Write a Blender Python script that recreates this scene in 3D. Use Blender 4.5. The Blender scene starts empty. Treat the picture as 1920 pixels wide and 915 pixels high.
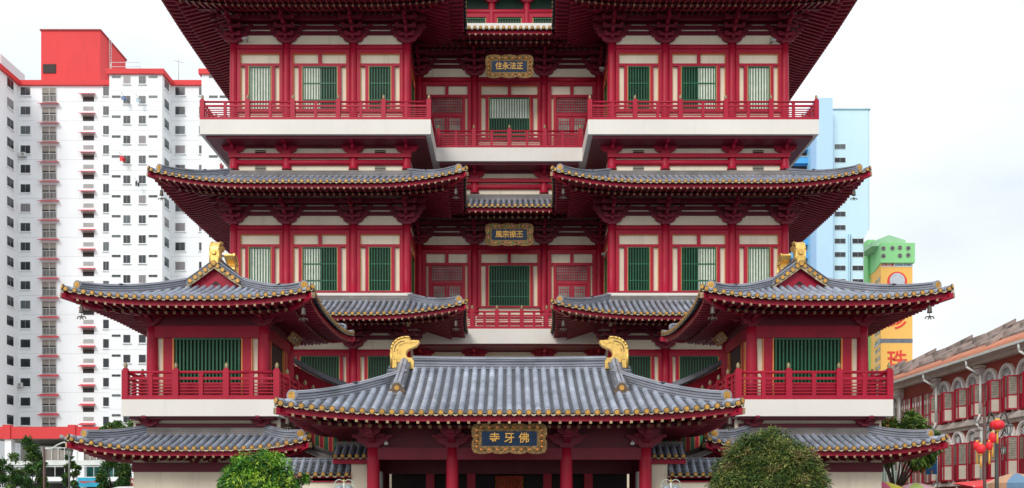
import bpy, math, random
from mathutils import Vector, Matrix
R = math.radians
rnd = random.Random(7)
sc = bpy.context.scene
F_PX, CX, HY, EYE = 1800.0, 955.0, 950.0, 1.6      # focal length (px of the photo), vanishing point, eye height

# ------------------------------------------------------------------ materials
MATS = {}
def nm(name):
    m = bpy.data.materials.new(name); m.use_nodes = True
    nt = m.node_tree; b = nt.nodes['Principled BSDF']
    MATS[name] = m
    return m, nt, b
def mat(name, col, rough=0.6, metal=0.0, var=0.12, scale=1.2, bump=0.0, bscale=30, spec=0.4, fine=0.0, streak=0.0):
    m, nt, b = nm(name); N = nt.nodes; Lk = nt.links
    b.inputs['Roughness'].default_value = rough; b.inputs['Metallic'].default_value = metal
    b.inputs['Specular IOR Level'].default_value = spec
    geo = N.new('ShaderNodeNewGeometry')
    n1 = N.new('ShaderNodeTexNoise'); n1.inputs['Scale'].default_value = scale; n1.inputs['Detail'].default_value = 6
    Lk.new(geo.outputs['Position'], n1.inputs['Vector'])
    rp = N.new('ShaderNodeMapRange'); rp.inputs['From Min'].default_value = .3; rp.inputs['From Max'].default_value = .7
    rp.inputs['To Min'].default_value = 1-var; rp.inputs['To Max'].default_value = 1+var*.6
    Lk.new(n1.outputs['Fac'], rp.inputs['Value'])
    fac = rp.outputs['Result']
    if streak > 0:
        mp = N.new('ShaderNodeMapping'); mp.inputs['Scale'].default_value = (3.2, 3.2, .22)
        Lk.new(geo.outputs['Position'], mp.inputs['Vector'])
        n3 = N.new('ShaderNodeTexNoise'); n3.inputs['Scale'].default_value = 1.3; n3.inputs['Detail'].default_value = 5
        Lk.new(mp.outputs['Vector'], n3.inputs['Vector'])
        r3 = N.new('ShaderNodeMapRange'); r3.inputs['From Min'].default_value = .55; r3.inputs['From Max'].default_value = .8
        r3.inputs['To Min'].default_value = 1; r3.inputs['To Max'].default_value = 1-streak
        Lk.new(n3.outputs['Fac'], r3.inputs['Value'])
        mm = N.new('ShaderNodeMath'); mm.operation = 'MULTIPLY'
        Lk.new(fac, mm.inputs[0]); Lk.new(r3.outputs['Result'], mm.inputs[1]); fac = mm.outputs[0]
    if fine > 0:
        n4 = N.new('ShaderNodeTexNoise'); n4.inputs['Scale'].default_value = 14; n4.inputs['Detail'].default_value = 3
        Lk.new(geo.outputs['Position'], n4.inputs['Vector'])
        r4 = N.new('ShaderNodeMapRange'); r4.inputs['From Min'].default_value = .3; r4.inputs['From Max'].default_value = .7
        r4.inputs['To Min'].default_value = 1-fine; r4.inputs['To Max'].default_value = 1+fine
        Lk.new(n4.outputs['Fac'], r4.inputs['Value'])
        mm = N.new('ShaderNodeMath'); mm.operation = 'MULTIPLY'
        Lk.new(fac, mm.inputs[0]); Lk.new(r4.outputs['Result'], mm.inputs[1]); fac = mm.outputs[0]
    mx = N.new('ShaderNodeVectorMath'); mx.operation = 'SCALE'
    mx.inputs[0].default_value = col; Lk.new(fac, mx.inputs['Scale'])
    Lk.new(mx.outputs['Vector'], b.inputs['Base Color'])
    if bump > 0:
        n2 = N.new('ShaderNodeTexNoise'); n2.inputs['Scale'].default_value = bscale; n2.inputs['Detail'].default_value = 4
        Lk.new(geo.outputs['Position'], n2.inputs['Vector'])
        bp = N.new('ShaderNodeBump'); bp.inputs['Strength'].default_value = bump; bp.inputs['Distance'].default_value = .03
        Lk.new(n2.outputs['Fac'], bp.inputs['Height']); Lk.new(bp.outputs['Normal'], b.inputs['Normal'])
    return m
def uvlines(name, col, freq=1.0, dark=.45, width=.3, rough=.6, var=.2, warm=(1, 1, 1), bump=.6, axis=1, tilevar=.18):
    """surface whose courses run across one uv axis: every joint is a recessed line, each course a little different"""
    m, nt, b = nm(name); N = nt.nodes; Lk = nt.links
    b.inputs['Roughness'].default_value = rough
    uv = N.new('ShaderNodeUVMap'); sx = N.new('ShaderNodeSeparateXYZ'); Lk.new(uv.outputs['UV'], sx.inputs[0])
    fr = N.new('ShaderNodeMath'); fr.operation = 'FRACT'
    ml = N.new('ShaderNodeMath'); ml.operation = 'MULTIPLY'; ml.inputs[1].default_value = freq
    Lk.new(sx.outputs[axis], ml.inputs[0]); Lk.new(ml.outputs[0], fr.inputs[0])
    r = N.new('ShaderNodeMapRange'); r.inputs['From Min'].default_value = 0; r.inputs['From Max'].default_value = width
    r.inputs['To Min'].default_value = dark; r.inputs['To Max'].default_value = 1
    Lk.new(fr.outputs[0], r.inputs['Value'])
    geo = N.new('ShaderNodeNewGeometry')
    n1 = N.new('ShaderNodeTexNoise'); n1.inputs['Scale'].default_value = 1.1; n1.inputs['Detail'].default_value = 8
    Lk.new(geo.outputs['Position'], n1.inputs['Vector'])
    rp = N.new('ShaderNodeMapRange'); rp.inputs['From Min'].default_value = .3; rp.inputs['From Max'].default_value = .7
    rp.inputs['To Min'].default_value = 1-var; rp.inputs['To Max'].default_value = 1+var
    Lk.new(n1.outputs['Fac'], rp.inputs['Value'])
    # per tile variation
    fl = N.new('ShaderNodeVectorMath'); fl.operation = 'FLOOR'; sv = N.new('ShaderNodeVectorMath'); sv.operation = 'MULTIPLY'
    sv.inputs[1].default_value = (1, freq, 1) if axis == 1 else (freq, 1, 1)
    Lk.new(uv.outputs['UV'], sv.inputs[0]); Lk.new(sv.outputs[0], fl.inputs[0])
    wn = N.new('ShaderNodeTexWhiteNoise'); Lk.new(fl.outputs[0], wn.inputs['Vector'])
    rw = N.new('ShaderNodeMapRange'); rw.inputs['To Min'].default_value = 1-tilevar; rw.inputs['To Max'].default_value = 1+tilevar
    Lk.new(wn.outputs['Value'], rw.inputs['Value'])
    m1 = N.new('ShaderNodeMath'); m1.operation = 'MULTIPLY'; Lk.new(r.outputs[0], m1.inputs[0]); Lk.new(rp.outputs[0], m1.inputs[1])
    m2 = N.new('ShaderNodeMath'); m2.operation = 'MULTIPLY'; Lk.new(m1.outputs[0], m2.inputs[0]); Lk.new(rw.outputs[0], m2.inputs[1])
    mx = N.new('ShaderNodeVectorMath'); mx.operation = 'SCALE'; mx.inputs[0].default_value = col
    Lk.new(m2.outputs[0], mx.inputs['Scale']); Lk.new(mx.outputs['Vector'], b.inputs['Base Color'])
    bp = N.new('ShaderNodeBump'); bp.inputs['Strength'].default_value = bump; bp.inputs['Distance'].default_value = .03
    Lk.new(r.outputs[0], bp.inputs['Height']); Lk.new(bp.outputs['Normal'], b.inputs['Normal'])
    return m
def objrand(name, cols, rough=.3, spec=.5):
    """the colour is picked per object: dark glass, drawn curtain, open sash ..."""
    m, nt, b = nm(name); N = nt.nodes; Lk = nt.links
    b.inputs['Roughness'].default_value = rough; b.inputs['Specular IOR Level'].default_value = spec
    oi = N.new('ShaderNodeObjectInfo'); cr = N.new('ShaderNodeValToRGB'); cr.color_ramp.interpolation = 'CONSTANT'
    e = cr.color_ramp.elements
    while len(e) < len(cols): e.new(.5)
    for i, (p, c) in enumerate(cols): e[i].position = p; e[i].color = (*c, 1)
    Lk.new(oi.outputs['Random'], cr.inputs[0]); Lk.new(cr.outputs[0], b.inputs['Base Color'])
    return m

M_raft = mat('shaded_eave_red', (.21, .006, .026), rough=.5, var=.2, scale=1.1, fine=.08)  # the red paint again, with the eave shade put into its colour
M_red = mat('red_paint', (.35, .008, .034), spec=.25, rough=.42, var=.22, scale=.8, streak=.22, fine=.05)
M_red2 = mat('red_frame_paint', (.40, .011, .036), spec=.25, rough=.45, var=.12, scale=.9, streak=.12)
M_dred = mat('shaded_red_timber', (.13, .005, .018), rough=.5, var=.2, scale=1.5)  # red timber darkened: shade of eaves and gate put into its colour
M_orange = mat('orange_trim', (.72, .26, .07), rough=.5)
M_cream = mat('cream_plaster', (.80, .715, .57), rough=.85, var=.10, scale=.5, streak=.16, bump=.15)
M_fascia = mat('pale_concrete', (.74, .71, .66), rough=.8, var=.05, scale=.4, streak=.07, bump=.08)
M_green = mat('green_lacquer', (.008, .115, .045), rough=.35, var=.25, scale=3)
M_dgreen = mat('dark_green_glass', (.002, .020, .010), rough=.4, var=.6, scale=.9, spec=.15)
M_curtain = mat('pale_curtain', (.80, .82, .72), rough=.9, var=.12, scale=3)
M_gold = mat('gold_leaf', (.80, .52, .15), rough=.34, metal=.65, var=.25, scale=6, bump=.15, bscale=14)
M_disc = mat('gilt_tile_end', (.58, .31, .06), rough=.5, metal=.1, var=.3, scale=3, fine=.2)
M_discr = mat('gilt_tile_rim', (.13, .085, .05), rough=.6, var=.3, scale=3)
M_drip = mat('cream_drip_tile', (.54, .44, .26), rough=.6, var=.4, scale=2.5)
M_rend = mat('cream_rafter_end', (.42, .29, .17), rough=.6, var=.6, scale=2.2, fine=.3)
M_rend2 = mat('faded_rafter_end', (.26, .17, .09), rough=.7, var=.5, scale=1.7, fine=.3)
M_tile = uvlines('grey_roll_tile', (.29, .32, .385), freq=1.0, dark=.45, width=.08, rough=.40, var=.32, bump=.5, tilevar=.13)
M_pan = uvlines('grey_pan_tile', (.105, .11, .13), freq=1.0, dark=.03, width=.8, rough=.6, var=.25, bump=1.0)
M_ridge = uvlines('grey_ridge_tile', (.23, .24, .28), freq=1.0, dark=.15, width=.35, rough=.55, var=.22, bump=.8)
M_band = uvlines('brown_grey_ridge_band', (.21, .19, .18), freq=1.0, dark=.4, width=.25, rough=.7, var=.25, bump=.7)
M_blue = mat('blue_sign_board', (.003, .020, .055), rough=.4, var=.3, scale=4)
M_carv = mat('gilt_carving', (.21, .12, .038), rough=.5, metal=.3, var=.55, scale=9, bump=.9, bscale=22, fine=.4)
M_char = mat('gilt_characters', (.72, .40, .09), rough=.4, metal=.2)
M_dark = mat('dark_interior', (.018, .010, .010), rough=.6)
M_white = mat('white_render', (.86, .88, .90), rough=.85, var=.04, scale=.12, streak=.05)
M_brown = mat('bell_bronze', (.10, .085, .07), rough=.5, metal=.4)
M_finial = mat('finial_cap', (.34, .27, .15), rough=.5, metal=.2, var=.2)
M_brightred = mat('bright_red_paint', (.68, .055, .058), rough=.75, var=.07, scale=.15, streak=.15)
M_metalw = mat('white_metal', (.66, .68, .66), rough=.5)
M_greyroof = mat('grey_metal', (.30, .30, .30), rough=.5)
M_asph = mat('asphalt', (.05, .05, .052), rough=.9, bump=.4, bscale=60, fine=.15)
M_pave = mat('granite_paving', (.20, .19, .18), rough=.85, bump=.2, fine=.1)
M_linew = mat('road_line_paint', (.75, .75, .72), rough=.7)
M_cam = mat('camera_casing', (.45, .45, .44), rough=.4)
M_louv = mat('vent_louvre', (.42, .38, .31), rough=.6)
M_soff = mat('soffit_grey', (.30, .27, .24), rough=.8)

# ------------------------------------------------------------------ mesh building
class MB:
    def __init__(s): s.v = []; s.f = []; s.mi = []; s.uv = []; s.sm = []; s.mats = []; s.M = Matrix()
    def add(s, p): s.v.append(tuple(s.M @ Vector(p))); return len(s.v)-1
    def face(s, idx, m, uv=None, smooth=False):
        if m not in s.mats: s.mats.append(m)
        s.f.append(tuple(idx)); s.mi.append(s.mats.index(m)); s.uv.append(uv); s.sm.append(smooth)
    def box(s, x0, x1, y0, y1, z0, z1, m, uvz=0):
        i = [s.add(p) for p in ((x0,y0,z0),(x1,y0,z0),(x1,y1,z0),(x0,y1,z0),(x0,y0,z1),(x1,y0,z1),(x1,y1,z1),(x0,y1,z1))]
        for q in ((0,1,5,4),(1,2,6,5),(2,3,7,6),(3,0,4,7),(4,5,6,7),(3,2,1,0)):
            uv = None
            if uvz:
                c = (0,1,1,0) if q[0] < 3 or q == (3,0,4,7) else (0,1,1,0)
                zz = [s.v[i[k]][2]-z0 for k in q]; uv = [((j in (1,2))*3.0, zz[j]/uvz) for j in range(4)]
            s.face([i[k] for k in q], m, uv)
    def cyl(s, p0, p1, r0, r1=None, n=12, m=None, caps=True, capm=None, smooth=True):
        r1 = r0 if r1 is None else r1
        p0 = Vector(p0); p1 = Vector(p1); d = (p1-p0).normalized()
        a = d.orthogonal().normalized(); b = d.cross(a)
        A = []; B = []
        for k in range(n):
            t = 2*math.pi*k/n; o = a*math.cos(t)+b*math.sin(t)
            A.append(s.add(p0+o*r0)); B.append(s.add(p1+o*r1))
        for k in range(n):
            j = (k+1) % n; s.face((A[k], A[j], B[j], B[k]), m, None, smooth)
        if caps:
            if r0 > 1e-4: s.face(A[::-1], capm or m)
            if r1 > 1e-4: s.face(B, capm or m)
    def prism(s, poly, y0, y1, m, sidem=None):
        """poly of (x,z), extruded along y; (x counter-clockwise seen from -y)"""
        A = [s.add((x, y0, z)) for x, z in poly]; B = [s.add((x, y1, z)) for x, z in poly]
        s.face(A, m); s.face(B[::-1], m)
        n = len(poly)
        for k in range(n): s.face((A[(k+1) % n], A[k], B[k], B[(k+1) % n]), sidem or m)
    def tube(s, pts, r, n=6, m=None, taper=None):
        for k in range(len(pts)-1):
            ra = r if taper is None else r*(1-(1-taper)*k/(len(pts)-1)); rb = r if taper is None else r*(1-(1-taper)*(k+1)/(len(pts)-1))
            s.cyl(pts[k], pts[k+1], ra, rb, n, m, caps=True)
    def lathe(s, prof, n, m, c=(0,0,0), smooth=True):
        rings = []
        for r, z in prof:
            rings.append([s.add((c[0]+r*math.cos(2*math.pi*k/n), c[1]+r*math.sin(2*math.pi*k/n), c[2]+z)) for k in range(n)])
        for a, b in zip(rings, rings[1:]):
            for k in range(n): s.face((a[k], a[(k+1) % n], b[(k+1) % n], b[k]), m, None, smooth)
        s.face(rings[0][::-1], m); s.face(rings[-1], m)
    def sweep(s, pts, prof, m, endm=None, side=None, vlen=.3):
        """profile of (across, up) swept along pts with z up; uv runs round the profile and along"""
        rings = []; L = 0; us = []
        for k, p in enumerate(pts):
            a = pts[max(0, k-1)]; b = pts[min(len(pts)-1, k+1)]
            d = Vector((b[0]-a[0], b[1]-a[1], 0)).normalized(); q = Vector((d.y, -d.x, 0)) if side is None else side
            if k: L += (Vector(p)-Vector(pts[k-1])).length
            us.append(L); rings.append([s.add(Vector(p)+q*x+Vector((0,0,z))) for x, z in prof])
        per = [0]
        for (x0,z0),(x1,z1) in zip(prof, prof[1:]+prof[:1]): per.append(per[-1]+math.hypot(x1-x0, z1-z0))
        n = len(prof)
        for i in range(len(rings)-1):
            for k in range(n):
                j = (k+1) % n
                z_k = prof[k][1]; z_j = prof[j][1]
                s.face((rings[i][k], rings[i][j], rings[i+1][j], rings[i+1][k]), m,
                       [(us[i], z_k/vlen), (us[i], z_j/vlen), (us[i+1], z_j/vlen), (us[i+1], z_k/vlen)])
        s.face(rings[0][::-1], endm or m); s.face(rings[-1], endm or m)
    def mesh(s, name):
        me = bpy.data.meshes.new(name); me.from_pydata(s.v, [], s.f)
        for m in s.mats: me.materials.append(m)
        me.polygons.foreach_set('material_index', s.mi); me.polygons.foreach_set('use_smooth', s.sm)
        if any(u is not None for u in s.uv):
            l = me.uv_layers.new(name='UVMap'); d = []
            for f, u in zip(s.f, s.uv):
                for k in range(len(f)): d.extend(u[k] if u is not None else (.5, .5))
            l.data.foreach_set('uv', d)
        me.update(); return me

WM = {}
COL = bpy.context.scene.collection
def empty(name, loc, label, cat, group=None, rot=0):
    o = bpy.data.objects.new(name, None); COL.objects.link(o)
    W = Matrix.Translation(loc) @ Matrix.Rotation(rot, 4, 'Z'); o.matrix_world = W; o.location = loc; o.rotation_euler = (0, 0, rot)
    WM[o.name] = W; tag(o, label, cat, group); return o
def tag(o, label=None, cat=None, group=None, kind=None):
    if label: o['label'] = label
    if cat: o['category'] = cat
    if group: o['group'] = group
    if kind: o['kind'] = kind
    return o
def put(name, me, parent=None, W=None, rel=False):
    """link a mesh as a part; W is its world matrix (None: mesh is in world coordinates)"""
    if isinstance(me, MB): 
        W0 = W
        me = me.mesh(name)
    o = bpy.data.objects.new(name, me); COL.objects.link(o)
    if W is None: W = Matrix()
    PW = WM[parent.name] if parent else Matrix()
    if parent and rel: W = PW @ W
    if parent: o.parent = parent
    o.matrix_basis = PW.inverted() @ W
    WM[o.name] = W; return o
def putw(name, mb, parent=None, origin=None):
    """mesh built in world coordinates: re-based so that its origin sits at its own foot"""
    xs = [v[0] for v in mb.v]; ys = [v[1] for v in mb.v]; zs = [v[2] for v in mb.v]
    o = Vector(origin) if origin else Vector(((min(xs)+max(xs))/2, (min(ys)+max(ys))/2, min(zs)))
    mb.v = [tuple(Vector(v)-o) for v in mb.v]
    return put(name, mb, parent, Matrix.Translation(o))
def Fm(x, y, z=0, rot=0): return Matrix.Translation((x, y, z)) @ Matrix.Rotation(rot, 4, 'Z')
def W_(px, py, D): return Vector(((px-CX)*D/F_PX, D, EYE+(HY-py)*D/F_PX))
TXT = {}
def text_mesh(body, size, ext, m, sx=1.0, shear=0):
    cu = bpy.data.curves.new('t', 'FONT'); cu.body = body; cu.size = size; cu.extrude = ext; cu.align_x = 'CENTER'; cu.align_y = 'CENTER'
    cu.resolution_u = 3; cu.offset = size*.012; cu.shear = shear
    o = bpy.data.objects.new('t', cu); COL.objects.link(o)
    dg = bpy.context.evaluated_depsgraph_get(); dg.update()
    me = bpy.data.meshes.new_from_object(o.evaluated_get(dg)); bpy.data.objects.remove(o); bpy.data.curves.remove(cu)
    me.transform(Matrix.Rotation(R(90), 4, 'X')); me.transform(Matrix.Diagonal((sx, 1, 1, 1)))
    me.materials.clear(); me.materials.append(m); return me

# ------------------------------------------------------------------ roofs
class Roof:
    def __init__(s, z0, a, b, Dref, up, Lu, prot, sp=.345, r=.10, rafD=None, slope2=.30):
        s.z0, s.a, s.b, s.Dref, s.up, s.Lu, s.prot, s.sp, s.r = z0, a, b, Dref, up, Lu, prot, sp, r
        s.tiles = MB(); s.trim = MB(); s.under = MB(); s.rafD = rafD; s.slope2 = slope2; s.kx = 0; s.kt = 99; s.lift = 0
    def P(s, F, L, A, B, u, t, zf=None, dz=0):
        g = w = al = 0
        for typ, d, sg in ((A, u, -1), (B, L-u, 1)):
            if typ == 'x':
                k = max(0, 1-max(d, 0)/s.Lu); q = max(0, 1-max(t, 0)/s.Dref)
                gg = s.prot*k**3*q; g += gg; al += sg*gg; w += k**2.4*q
        if s.lift: w += s.lift/s.up*math.sin(math.pi*min(1, max(0, u/L)))*max(0, 1-max(t, 0)/s.Dref)
        z = s.z0+(s.a*t+s.b*t*t+s.kx*max(0, t-s.kt) if zf is None else zf(t))+s.up*w+dz
        return F @ Vector((u+al, t-g, z))
    def strip(s, F, L, D, A='x', B='x', hip=None, rafters=True, rollsp=None):
        hip = D if hip is None else hip
        def tmax(u):
            t = D
            if A == 'x' and u < hip-1e-6: t = min(t, u)
            if B == 'x' and L-u < hip-1e-6: t = min(t, L-u)
            return max(t, 0)
        def tmin(u):
            if u < 0: return -u
            if u > L: return u-L
            return 0
        lo = -D if A == 'v' else 0; hi = L+D if B == 'v' else L
        n = max(1, round(L/s.sp)); sp = L/n
        us = [(i+.5)*sp for i in range(n)]
        k = -1
        while (k+.5)*sp > lo: us.append((k+.5)*sp); k -= 1
        k = n
        while (k+.5)*sp < hi: us.append((k+.5)*sp); k += 1
        us.sort(); r = s.r
        T = s.tiles
        # pan sheet
        bs = sorted(set([lo, hi]+[k*sp for k in range(math.ceil(lo/sp), math.floor(hi/sp)+1)]+([hip] if A == 'x' else [])+([L-hip] if B == 'x' else [])))
        for u0, u1 in zip(bs, bs[1:]):
            if u1-u0 < 1e-4: continue
            e = 1e-4
            a0, a1 = tmin(u0+e), tmax(u0+e); b0, b1 = tmin(u1-e), tmax(u1-e)
            nt = max(1, math.ceil(max(a1-a0, b1-b0)/.5))
            if max(a1-a0, b1-b0) < .01: continue
            pr = None
            for j in range(nt+1):
                ta = a0+(a1-a0)*j/nt; tb = b0+(b1-b0)*j/nt
                x = T.add(s.P(F, L, A, B, u0, ta)); y = T.add(s.P(F, L, A, B, u1, tb))
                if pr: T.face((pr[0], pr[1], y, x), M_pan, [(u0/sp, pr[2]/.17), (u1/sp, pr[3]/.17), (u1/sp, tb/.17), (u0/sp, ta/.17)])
                pr = (x, y, ta, tb)
        # rolls
        for u in us:
            t0, t1 = tmin(u), tmax(u)
            if t1-t0 < .12: continue
            nt = max(1, math.ceil((t1-t0)/.5)); prev = None
            for j in range(nt+1):
                t = t0+(t1-t0)*j/nt; ring = []
                for q in range(6):
                    th = math.pi*q/5
                    ring.append(T.add(s.P(F, L, A, B, u-r*math.cos(th), t, dz=r*math.sin(th)*1.15)))
                if prev:
                    for q in range(5):
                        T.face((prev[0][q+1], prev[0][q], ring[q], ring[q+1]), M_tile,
                               [(u/sp, prev[1]/.5), (u/sp, prev[1]/.5), (u/sp, t/.5), (u/sp, t/.5)], True)
                prev = (ring, t)
            if t0 == 0:
                c = s.P(F, L, A, B, u, 0, dz=.035); ox = (F.to_3x3() @ Vector((0, -1, 0)))
                s.trim.cyl(c+ox*-.02, c+ox*.05, r*1.02, r*1.02, 12, M_discr, capm=M_discr)
                s.trim.cyl(c+ox*.05, c+ox*.062, r*.76, r*.72, 12, M_disc)
                s.trim.cyl(c+ox*.062, c+ox*.07, r*.42, r*.38, 8, M_discr, capm=M_disc)
        # drip tiles: sagging lip from roll to roll
        def band(mb, mt, u0, u1, t0, z0f, z1f, dz0, dz1, th, step, sag=0):
            m_ = max(1, round((u1-u0)/step)); prev = None
            for k in range(m_+1):
                u = u0+(u1-u0)*k/m_
                q = [mb.add(s.P(F, L, A, B, u, t0, zf=z0f, dz=dz0)), mb.add(s.P(F, L, A, B, u, t0, zf=z0f, dz=dz1)),
                     mb.add(s.P(F, L, A, B, u, t0+th, zf=z0f, dz=dz1)), mb.add(s.P(F, L, A, B, u, t0+th, zf=z0f, dz=dz0))]
                if prev:
                    for a_, b_ in ((0, 1), (1, 2), (2, 3), (3, 0)):
                        mb.face((prev[a_], q[a_], q[b_], prev[b_]), mt)
                prev = q
        zr = lambda t: 0
        for i in range(n+1):
            u0 = max(0, (i-.5)*sp+r*.8); u1 = min(L, (i+.5)*sp-r*.8)
            if u1-u0 < .05: continue
            prev = None
            for k in range(6):
                u = u0+(u1-u0)*k/5; sg = -.045*math.sin(math.pi*k/5)
                q = [s.trim.add(s.P(F, L, A, B, u, -.035, zf=zr, dz=-.01+sg)), s.trim.add(s.P(F, L, A, B, u, -.04, zf=zr, dz=-.05+sg)),
                     s.trim.add(s.P(F, L, A, B, u, .05, zf=zr, dz=-.055+sg)), s.trim.add(s.P(F, L, A, B, u, .05, zf=zr, dz=0.0))]
                if prev:
                    for a_, b_ in ((0, 1), (1, 2), (2, 3), (3, 0)): s.trim.face((prev[a_], q[a_], q[b_], prev[b_]), M_drip if a_ == 0 else M_pan, [(.9, .9)]*4)
                prev = q
        U = s.under
        band(U, M_red, 0, L, .17, zr, zr, -.27, -.06, .05, sp*2)
        if rafters:
            Dr = s.rafD or D
            s1 = lambda t: -.265+.05*t
            t1 = 1.0; s2 = lambda t: -.33+s.slope2*(t-t1)
            # soffit boards
            def sheet(zf, ta, tb, mt):
                for u0, u1 in zip(bs, bs[1:]):
                    e = 1e-4; a1 = min(tb, tmax(u0+e)); b1 = min(tb, tmax(u1-e)); a0 = max(ta, tmin(u0+e)); b0 = max(ta, tmin(u1-e))
                    if u0 < 0 or u1 > L:
                        a0 = max(ta, tmin(u0)); b0 = max(ta, tmin(u1))
                    a0 = min(a0, a1); b0 = min(b0, b1)
                    if max(a1-a0, b1-b0) < .01: continue
                    U.face([U.add(s.P(F, L, A, B, x, t, zf=zf)) for x, t in ((u0, a0), (u0, a1), (u1, b1), (u1, b0))], mt)
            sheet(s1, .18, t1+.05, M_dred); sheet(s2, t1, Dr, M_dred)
            nr = max(1, round(L/.365)); rs = L/nr
            u = rs/2+math.ceil((lo-rs/2)/rs)*rs
            while u < hi:
                tm = tmax(u); tn = tmin(u)
                def bar(zf, ta, tb, h, w, capm):
                    ta = max(ta, tn); tb = min(tb, tm, Dr)
                    if tb-ta < .12: return
                    segs = 2 if tb-ta > 1.2 else 1; prev = None
                    for k in range(segs+1):
                        t = ta+(tb-ta)*k/segs
                        q = [U.add(s.P(F, L, A, B, u+x, t, zf=zf, dz=z)) for x, z in ((-w/2, -h), (w/2, -h), (w/2, 0), (-w/2, 0))]
                        if prev:
                            for a_ in range(4):
                                b_ = (a_+1) % 4; U.face((prev[a_], prev[b_], q[b_], q[a_]), M_raft)
                        elif capm: U.face(q[::-1], capm)
                        prev = q
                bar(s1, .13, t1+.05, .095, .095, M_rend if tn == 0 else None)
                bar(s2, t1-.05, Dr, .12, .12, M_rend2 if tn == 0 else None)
                u += rs
    def hipridge(s, F, L, D, A, B, end, t0, t1, w=.30, h=.34, step=None):
        """ridge on the hip that starts at corner `end` ('A' or 'B'), from t0 (near the corner) to t1; returns meshes ridge, tip"""
        g = (lambda t, dz=0: s.P(F, L, A, B, t if end == 'A' else L-t, t, dz=dz))
        mb = MB(); n = max(3, math.ceil((t1-t0)/.4))
        pts = [g(t0+(t1-t0)*k/n) for k in range(n+1)]
        prof = [(-w/2, -.05), (-w/2, h*.72), (-w*.6, h*.75), (-w*.6, h*.82), (-w*.42, h*.84), (-w*.36, h*.9), (-w*.15, h*1.02), (w*.15, h*1.02), (w*.36, h*.9), (w*.42, h*.84), (w*.6, h*.82), (w*.6, h*.75), (w/2, h*.72), (w/2, -.05)]
        mb.sweep(pts, prof, M_ridge, vlen=h/4.5)
        d = (pts[0]-pts[1]); d.z *= .3; d.normalize(); d = (d+F.to_3x3() @ Vector((0, -.8, 0))).normalized()
        c = pts[0]+Vector((0, 0, h*.62)); R0 = w*.56
        mb.cyl(c-d*.12, c+d*.05, R0*1.15, R0*1.15, 14, M_ridge)
        mb.cyl(c+d*.05, c+d*.06, R0*.85, R0*.8, 14, M_disc)
        mb.cyl(c+d*.06, c+d*.07, R0*.4, R0*.35, 8, M_discr, capm=M_disc)
        # low roll in front of it to the very tip
        p0 = g(.04, dz=.10); p1 = g(t0*.5, dz=.06); p2 = g(t0+.1, dz=.06)
        mb.tube([p2, p1, p0], s.r*1.05, 8, M_tile)
        dd = (p0-p1).normalized()
        mb.cyl(p0, p0+dd*.05, s.r*1.2, s.r*1.2, 12, M_discr); mb.cyl(p0+dd*.05, p0+dd*.06, s.r*.9, s.r*.85, 12, M_disc)
        # ridge beam under the corner
        pb = [g(.05, dz=-.2), g(1.2, dz=-.45)]
        U = s.under; U.sweep([g(-.02, dz=-.34), g(.8, dz=-.62), g(min(t1, 2.6), dz=-1.1)], [(-.09, -.02), (-.09, .2), (.09, .2), (.09, -.02)], M_red, endm=M_rend)
        orn = MB()
        if step:
            c = g(step); 
            orn.M = Matrix.Translation(c+Vector((0, 0, h*.72))) @ Matrix.Rotation(math.atan2(d.y, d.x), 4, 'Z') @ Matrix.Rotation(R(90), 4, 'X') @ Matrix.Scale(.8, 4)
            body = [(-.30, -.06), (.16, -.12), (.27, -.02), (.30, .10), (.20, .16), (.10, .11), (.0, .16), (-.10, .10), (-.22, .13)]
            A_ = [orn.add((x, z, -.12)) for x, z in body]; B_ = [orn.add((x, z, .12)) for x, z in body]
            orn.face(A_[::-1], M_ridge); orn.face(B_, M_ridge)
            for k in range(len(body)):
                j = (k+1) % len(body); orn.face((A_[k], A_[j], B_[j], B_[k]), M_ridge)
        return mb, orn
    def finish(s, parent, hips=()):
        ro = putw('roof', s.tiles, parent)
        putw('eave_trim', s.trim, ro); 
        hs = []
        for a in hips:
            mb, orn = s.hipridge(*a[:-1], step=a[-1]) if not isinstance(a, dict) else s.hipridge(**a)
            hs.append((mb, orn))
        putw('rafters', s.under, ro)
        for mb, orn in hs:
            putw('hip_ridge', mb, ro)
            if orn.v: putw('ridge_ornament', orn, ro)
        return ro
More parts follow.
